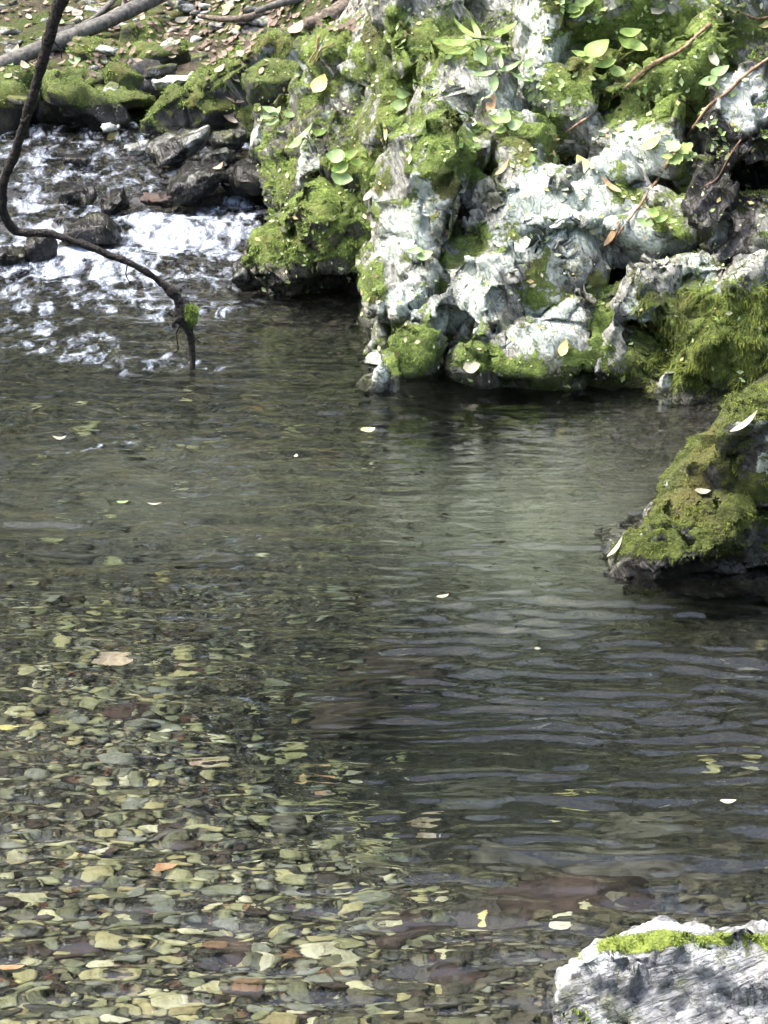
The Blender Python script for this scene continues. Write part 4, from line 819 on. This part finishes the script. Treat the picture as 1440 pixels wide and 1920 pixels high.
plant(1150, 130, 'plant with broad bright green leaves at the head of the moss slab', [(1122, 98, 62, 'round', 'leafgreen', .5, .08), (1105, 112, 46, 'oval', 'leafgreen', 2.6, .06), (1178, 66, 54, 'oval', 'leafgreen', .4, .04), (1195, 92, 56, 'oval', 'leafgreen', -.7, .05), (1158, 138, 36, 'round', 'leafgreen', -.3, .1), (1135, 125, 50, 'oval', 'leafgreen', 3.3, .1), (1085, 104, 36, 'oval', 'leafgreen', 2.9, .05), (1170, 84, 40, 'oval', 'leafgreen', 2.5, .05)])
plant(1085, 20, 'small broad leaved plant at the top edge above the outcrop', [(1068, 18, 50, 'oval', 'leafgreen', 2.7, .04), (1100, 4, 56, 'oval', 'leafgreen', .4, .03), (1055, 4, 44, 'long', 'leafgreen', 2.6, .03), (1085, 28, 40, 'oval', 'leafgreen', .5, .06)])
plant(645, 310, 'cluster of round pale leaves on the mossy shoulder', [(630, 296, 44, 'round', 'leafpale', 3.0, .05), (655, 292, 40, 'oval', 'leafgreen', .6, .04), (638, 318, 40, 'round', 'leafgreen', 3.6, .07), (640, 336, 48, 'round', 'leafpale', -.2, .09), (668, 306, 34, 'oval', 'leafgreen', .1, .05), (690, 292, 40, 'oval', 'leafgreen', .5, .03)])
plant(1275, 290, 'small lobed plant beside the long reddish twig', [(1262, 276, 40, 'lobed', 'leafpale', 2.4, .04), (1285, 280, 40, 'lobed', 'leafgreen', .6, .04), (1268, 300, 36, 'lobed', 'leafgreen', 3.4, .06), (1298, 296, 36, 'lobed', 'leafpale', -.4, .05), (1252, 296, 30, 'oval', 'leafgreen', 3.0, .05)])
plant(752, 192, 'pair of round pale leaves at the left edge of the outcrop', [(752, 180, 36, 'round', 'leafpale', .1, .04), (748, 200, 36, 'round', 'leafpale', 3.0, .06)])
plant(525, 225, 'little plant with whitish leaves left of the mossy shoulder', [(505, 208, 34, 'oval', 'leafpale', 2.8, .04), (520, 212, 30, 'oval', 'leafpale', .9, .04), (545, 218, 34, 'oval', 'leafpale', .4, .04), (512, 232, 30, 'oval', 'leafpale', 3.5, .06), (540, 236, 28, 'round', 'leafgreen', -.6, .06), (500, 222, 26, 'oval', 'leafpale', 3.1, .05), (528, 245, 24, 'round', 'leafpale', -1.2, .07)])
plant(955, 235, 'yellow green seedling on the outcrop below the orange leaf', [(930, 226, 36, 'oval', 'leafgreen', 2.6, .04), (948, 222, 34, 'round', 'leafpale', 1.2, .03), (968, 236, 34, 'round', 'leafpale', .1, .04), (938, 248, 30, 'oval', 'leafgreen', 3.8, .06), (925, 240, 30, 'oval', 'leafgreen', 3.2, .05)])
plant(1230, 415, 'small bright green plant at the lower end of the long twig', [(1205, 420, 44, 'oval', 'leafpale', 3.0, .04), (1240, 412, 34, 'oval', 'leafgreen', .4, .04), (1225, 402, 30, 'round', 'leafgreen', 1.4, .03), (1258, 416, 28, 'oval', 'leafgreen', .1, .04)])
plant(575, 262, 'long pale leaf plant hanging on the mossy shoulder', [(572, 255, 60, 'long', 'leafpale', .8, .05), (556, 272, 40, 'oval', 'leafpale', 3.7, .05), (598, 250, 34, 'oval', 'leafgreen', .4, .04)])
plant(1335, 150, 'pale green leaf pair on the upper right moss', [(1325, 158, 50, 'oval', 'leafpale', 3.7, .04), (1348, 138, 50, 'oval', 'leafpale', .6, .03)])
plant(790, 475, 'small pale green leaf cluster on the white left face', [(780, 472, 34, 'oval', 'leafpale', 3.0, .04), (798, 482, 36, 'round', 'leafpale', .2, .05)])

# small pale leaflets and litter caught in the moss, one mass
def litter(name, pts, sizes, mat, label, seed, cat='leaf litter', spread=.7):
    rg = np.random.default_rng(seed); VV = []; FF = []; TT = []; k = 0
    Ls, Lf = leaf_shape(1, .6, .3, .2, 0, 2); Ls = Ls-np.array([0, .5, 0])
    for (q, n), s_ in zip(pts, sizes):
        n = np.array(n)+rg.normal(0, .35*spread, 3); n /= np.linalg.norm(n); m = np.array(frame(n, rg.uniform(0, 6.28)))[:3, :3]
        VV.append((Ls*s_)@m.T + q + n*s_*.2); FF += [tuple(i+k for i in f) for f in Lf]; k += len(Ls); TT += [rg.random()]*len(Ls)
    V = np.concatenate(VV); base = V.mean(0); o = obj(name, mesh(name, V-base, FF, mat, {'tint': TT}), None, base); tag(o, label, cat, kind='stuff'); return o
rg = np.random.default_rng(77); pts = []; szs = []
for i in range(1700):
    px = rg.uniform(-60, 720); py = rg.uniform(-40, 170)
    if px > 480 and py > 62: continue
    w_ = math.exp(-((px-430)/170)**2-((py-40)/50)**2)+.30*(py < 130)+.10
    if rg.random() > w_: continue
    q, n = hit(px, py)
    if n[2] < .2 or q[2] < .4: continue
    pts.append((q, n)); szs.append(rg.uniform(.025, .06))
litter('leaf_litter', pts, szs, M['leafpink'], 'pinkish brown leaf litter covering the far bank', 78)
pts = []; szs = []
for i in range(1500):
    px = rg.uniform(480, 1440); py = rg.uniform(0, 720); q, n = hit(px, py)
    if px < 720 or rg.random() < .45: pts.append((q, n*.6+np.array([0, -.4, .3]))); szs.append(.010+.022*rg.random()**2)
mm, t = nt('pale_leaflet'); b = NB(t); c = b.ramp(b.attr('tint'), [(0, (.22, .30, .10)), (.4, (.36, .42, .20)), (.65, (.48, .48, .34)), (.8, (.40, .38, .12)), (1, (.34, .23, .12))]); b.out(b.bsdf(c, .6))
mg, t = nt('small_green_leaf'); b = NB(t); c = b.ramp(b.attr('tint'), [(0, (.10, .17, .04)), (.5, (.20, .30, .08)), (.85, (.36, .46, .20)), (1, (.48, .55, .36))]); b.out(b.bsdf(c, .5))
litter('leaflets', pts, szs, mm, 'tiny pale leaflets sprinkled over the mossy rocks', 79, 'leaflets')
pts = []; szs = []
for i in range(900):
    px = rg.uniform(740, 1400); py = rg.uniform(-20, 300); q, n = hit(px, py)
    if noise(np.array([[px/60, py/45, 3.0]]), 8)[0] > .02: pts.append((q, n*.5+np.array([0, -.5, .3]))); szs.append(.014+.03*rg.random()**1.5)
litter('small_foliage', pts, szs, mg, 'fine green foliage growing over the top of the outcrop', 80, 'foliage', 1.4)
pale = ['leafcream', 'leaftan', 'leafcream', 'leafyellow', 'leafpale']
for i in range(40):
    px = rg.uniform(0, 500); py = rg.uniform(0, 150); q, n = hit(px, py)
    if n[2] < .2: continue
    o = put_leaf('fallen_leaf', q, n*.5+np.array([0, -.4, .6]), rg.uniform(.045, .085), ['oval', 'round', 'curl'][i % 3], pale[i % 5], rg.uniform(0, 6.28))
    tag(o, 'small pale fallen leaf among the stones and litter of the far bank', 'leaf', 'pale leaves on the far bank')
sm = [stone_shape(3, 400+i, 8, .55, .14, 2.2, 30) for i in range(6)]
SMe = [mesh('loose_stone', V*np.array([1.1, .8, .36]), F, M['farrock'], {'moss': .1+.5*np.clip(V[:, 2], 0, 1)*(i % 2), 'lichen': .3+.3*(i % 3)*np.ones(len(V))*.5, 'wet': 0*V[:, 0]}) for i, (V, F) in enumerate(sm)]
for i in range(110):
    px = rg.uniform(-20, 500); py = rg.uniform(0, 190)
    if not (px < 140 and py < 110 or py < 60 or rg.random() < .2): continue
    q, n = hit(px, py)
    if q[2] < .4 or n[2] < .4: continue
    o = obj('loose_stone', SMe[i % 6]); s_ = rg.uniform(.03, .085); o.location = q - np.array([0, 0, s_*.1]); o.scale = (s_, s_, s_); o.rotation_euler = (rg.uniform(-.3, .3), rg.uniform(-.3, .3), rg.uniform(0, 6.28))
    tag(o, 'small grey loose stone in the litter of the far bank', 'stone', 'loose stones on the far bank')

# ---------------------------------------------------------------- pebbles on the bed
PE = [stone_shape(2, 500+i, 7, .55, .16, 2.2, 26)[0]*np.array([1.2, .62+.02*i, .17+.015*i]) for i in range(10)]; PF = ICO[2][1]
P1 = [stone_shape(1, 520+i, 6, .6, .12)[0]*np.array([1.2, .62+.02*i, .18+.015*i]) for i in range(10)]
PME = [mesh('pebble', v, PF, M['pebble'], None, False) for v in PE]; PMD = [mesh('pebble', v, PF, M['pebbledark'], None, False) for v in PE]
rg = np.random.default_rng(90); cand = []
def bedmask(px, py):     # where gravel lies bare: left and foreground; the hole and the right are silted over
    return 1.0
N_ = 34000
ys = 5.0+ (rg.random(N_)**1.3)*6.4; xs = rg.uniform(-1, 1, N_)*(.20*ys) ; sz = .005 + .029*rg.random(N_)**3.8
big = rg.random(N_) < .05; sz[big] *= 1.5
hole = np.exp(-(((xs-.15)/.50)**2+((ys-7.75)/.9)**2)); rightz = sstep(-.15, .6, xs)*sstep(5.9, 6.8, ys)
keep = rg.random(N_) < (1-.95*hole)*(1-.85*rightz)*(1-.85*sstep(7.6, 9.4, ys))
xs, ys, sz = xs[keep], ys[keep], sz[keep]; zs = G(xs, ys); rots = rg.normal(0, .5, len(xs)) + math.pi*rg.integers(0, 2, len(xs)); tl = rg.normal(0, .15, (len(xs), 2)); kd = rg.integers(0, 10, len(xs))
vis = (np.abs(xs) < .132*ys+.02) & (ys > 5.75); rank = np.where(vis, sz/ys, 0); order = np.argsort(-rank)[:300]; ind = np.zeros(len(xs), bool); ind[order] = True
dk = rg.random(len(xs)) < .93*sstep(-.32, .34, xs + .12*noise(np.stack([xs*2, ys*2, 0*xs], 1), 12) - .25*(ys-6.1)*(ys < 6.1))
ACC = {False: [[], [], [], 0], True: [[], [], [], 0]}
for i in range(len(xs)):
    up = sz[i]*(.15+.25*rg.random())
    if ind[i]:
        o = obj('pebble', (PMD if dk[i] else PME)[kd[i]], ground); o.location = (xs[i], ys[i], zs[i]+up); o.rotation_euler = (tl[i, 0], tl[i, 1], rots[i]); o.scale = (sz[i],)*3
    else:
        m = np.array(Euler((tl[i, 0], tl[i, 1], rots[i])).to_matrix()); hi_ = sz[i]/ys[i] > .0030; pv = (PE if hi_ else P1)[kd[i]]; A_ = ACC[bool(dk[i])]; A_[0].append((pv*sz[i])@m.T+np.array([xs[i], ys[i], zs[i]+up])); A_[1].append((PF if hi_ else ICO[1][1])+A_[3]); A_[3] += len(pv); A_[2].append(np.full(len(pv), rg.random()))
for d_, nm_ in ((False, 'pebblestuff'), (True, 'graveldark')):
    A_ = ACC[d_]; o = obj('gravel', mesh('gravel', np.concatenate(A_[0]), np.concatenate(A_[1]), M[nm_], {'rnd': np.concatenate(A_[2])}), ground); o['kind'] = 'stuff'
# larger bed stones
for px, py, w, h, sd_, mat in [(800, 1560, 110, 70, 1, 'redstone'), (760, 1745, 200, 90, 2, 'redstone'), (1080, 1700, 380, 90, 3, 'redstone'), (960, 1620, 240, 90, 4, 'darkstone'), (1180, 1640, 260, 90, 5, 'darkstone'), (1010, 1650, 100, 40, 6, 'pebbledark'),
        (1260, 1560, 300, 80, 7, 'darkstone'), (1100, 1570, 90, 36, 8, 'pebbledark'), (1000, 1720, 110, 50, 9, 'pebbledark'), (700, 1700, 120, 46, 10, 'pebble'), (460, 1780, 150, 40, 11, 'redstone'), (250, 1880, 90, 40, 12, 'darkstone'), (560, 1905, 110, 40, 13, 'redstone'),
        (150, 1780, 130, 40, 14, 'redstone'), (240, 1335, 130, 36, 15, 'redstone'), (620, 1800, 140, 44, 16, 'pebble'), (860, 1840, 180, 70, 17, 'redstone'), (330, 1560, 100, 36, 18, 'darkstone'), (60, 1690, 130, 50, 19, 'pebble'), (520, 1550, 120, 44, 20, 'darkstone'),
        (120, 1030, 160, 40, 21, 'darkstone'), (400, 1050, 150, 40, 22, 'darkstone'), (700, 1240, 320, 90, 23, 'redstone'), (600, 1330, 260, 70, 24, 'redstone'), (900, 1480, 240, 60, 25, 'darkstone'), (1340, 1650, 200, 60, 26, 'darkstone'), (680, 1610, 110, 40, 27, 'pebble'), (100, 1905, 150, 40, 28, 'pebble'), (770, 1900, 130, 50, 29, 'pebble')]:
    q = bedpoint(px, py); V, F = stone_shape(3, 600+sd_, 8, .55, .34, 2.6, 24); s_ = pxm(q[1]); ww = w*s_*.52
    o = obj('bed_stone', mesh('bed_stone', V*np.array([ww, ww*.7, min(ww*.3, .045)]), F, M[mat]), ground); o.location = q+np.array([0, 0, -.004]); o.rotation_euler = (0, .08, rg.uniform(-.7, .7))

# ---------------------------------------------------------------- wooded valley side above the frame, mirrored in the pool
rg = np.random.default_rng(95); VV = []; FF = []; TT = []; k = 0; TV = []; TF = []; tk = 0
for i in range(96):
    shrub = i >= 46; az = rg.uniform(-75, 75); r_ = rg.uniform(16, 26) if shrub else rg.uniform(24, 46); x = r_*math.sin(R(az))*1.1; y = 4+r_*math.cos(R(az))
    z0 = float(G(np.array([x]), np.array([y]))[0]); H = rg.uniform(2.5, 5.0) if shrub else rg.uniform(10, 16); cr = rg.uniform(1.2, 2.2) if shrub else rg.uniform(2.6, 3.8)
    if shrub and abs(x) < 3.5 and y < 22: continue
    V, F = tube([(x, y, z0-.3), (x+.1, y, z0+H*.5), (x, y, z0+H*.9)], [.06, .04, .02] if shrub else [.22, .15, .05], 6, .02, i); TV.append(V); TF += [tuple(j+tk for j in f) for f in F]; tk += len(V)
    nl = 700; d = rg.normal(size=(nl, 3)); d /= np.linalg.norm(d, axis=1)[:, None]; q = d*(rg.random((nl, 1))**.4)*np.array([cr, cr, H*.5])+np.array([x, y, z0+H*.52])
    q += .8*np.stack([noise(q*.5, 1), noise(q*.5, 2), noise(q*.5, 3)], 1)*2
    a = rg.normal(size=(nl, 3)); a /= np.linalg.norm(a, axis=1)[:, None]; c_ = np.cross(a, rg.normal(size=(nl, 3))); c_ /= np.linalg.norm(c_, axis=1)[:, None]; s_ = rg.uniform(.10, .22, (nl, 1)) if shrub else rg.uniform(.25, .5, (nl, 1))
    VV.append(np.stack([q-a*s_, q+c_*s_*.6, q+a*s_, q-c_*s_*.6], 1).reshape(-1, 3)); FF.append(np.arange(nl*4).reshape(-1, 4)+k); k += nl*4; TT.append(np.repeat(np.clip(.5+.5*noise(q*.9, 4)+rg.normal(0, .15, nl), 0, 1), 4))
M['wood'] = simple('woodland_leaf', (.13, .15, .12, 1), (.36, .40, .30, 1), 2, .8, .001, .3, 'tint')
V = np.concatenate(VV); base = np.array([0, 30, 0.]); wl_ = obj('woodland', mesh('woodland', V-base, np.concatenate(FF), M['wood'], {'tint': np.concatenate(TT)}, False), None, base); tag(wl_, 'wooded valley side beyond the stream', 'woodland', kind='stuff')
o = obj('trunks', mesh('trunks', np.concatenate(TV)-base, TF, M['greybark']), wl_); o['kind'] = 'stuff'
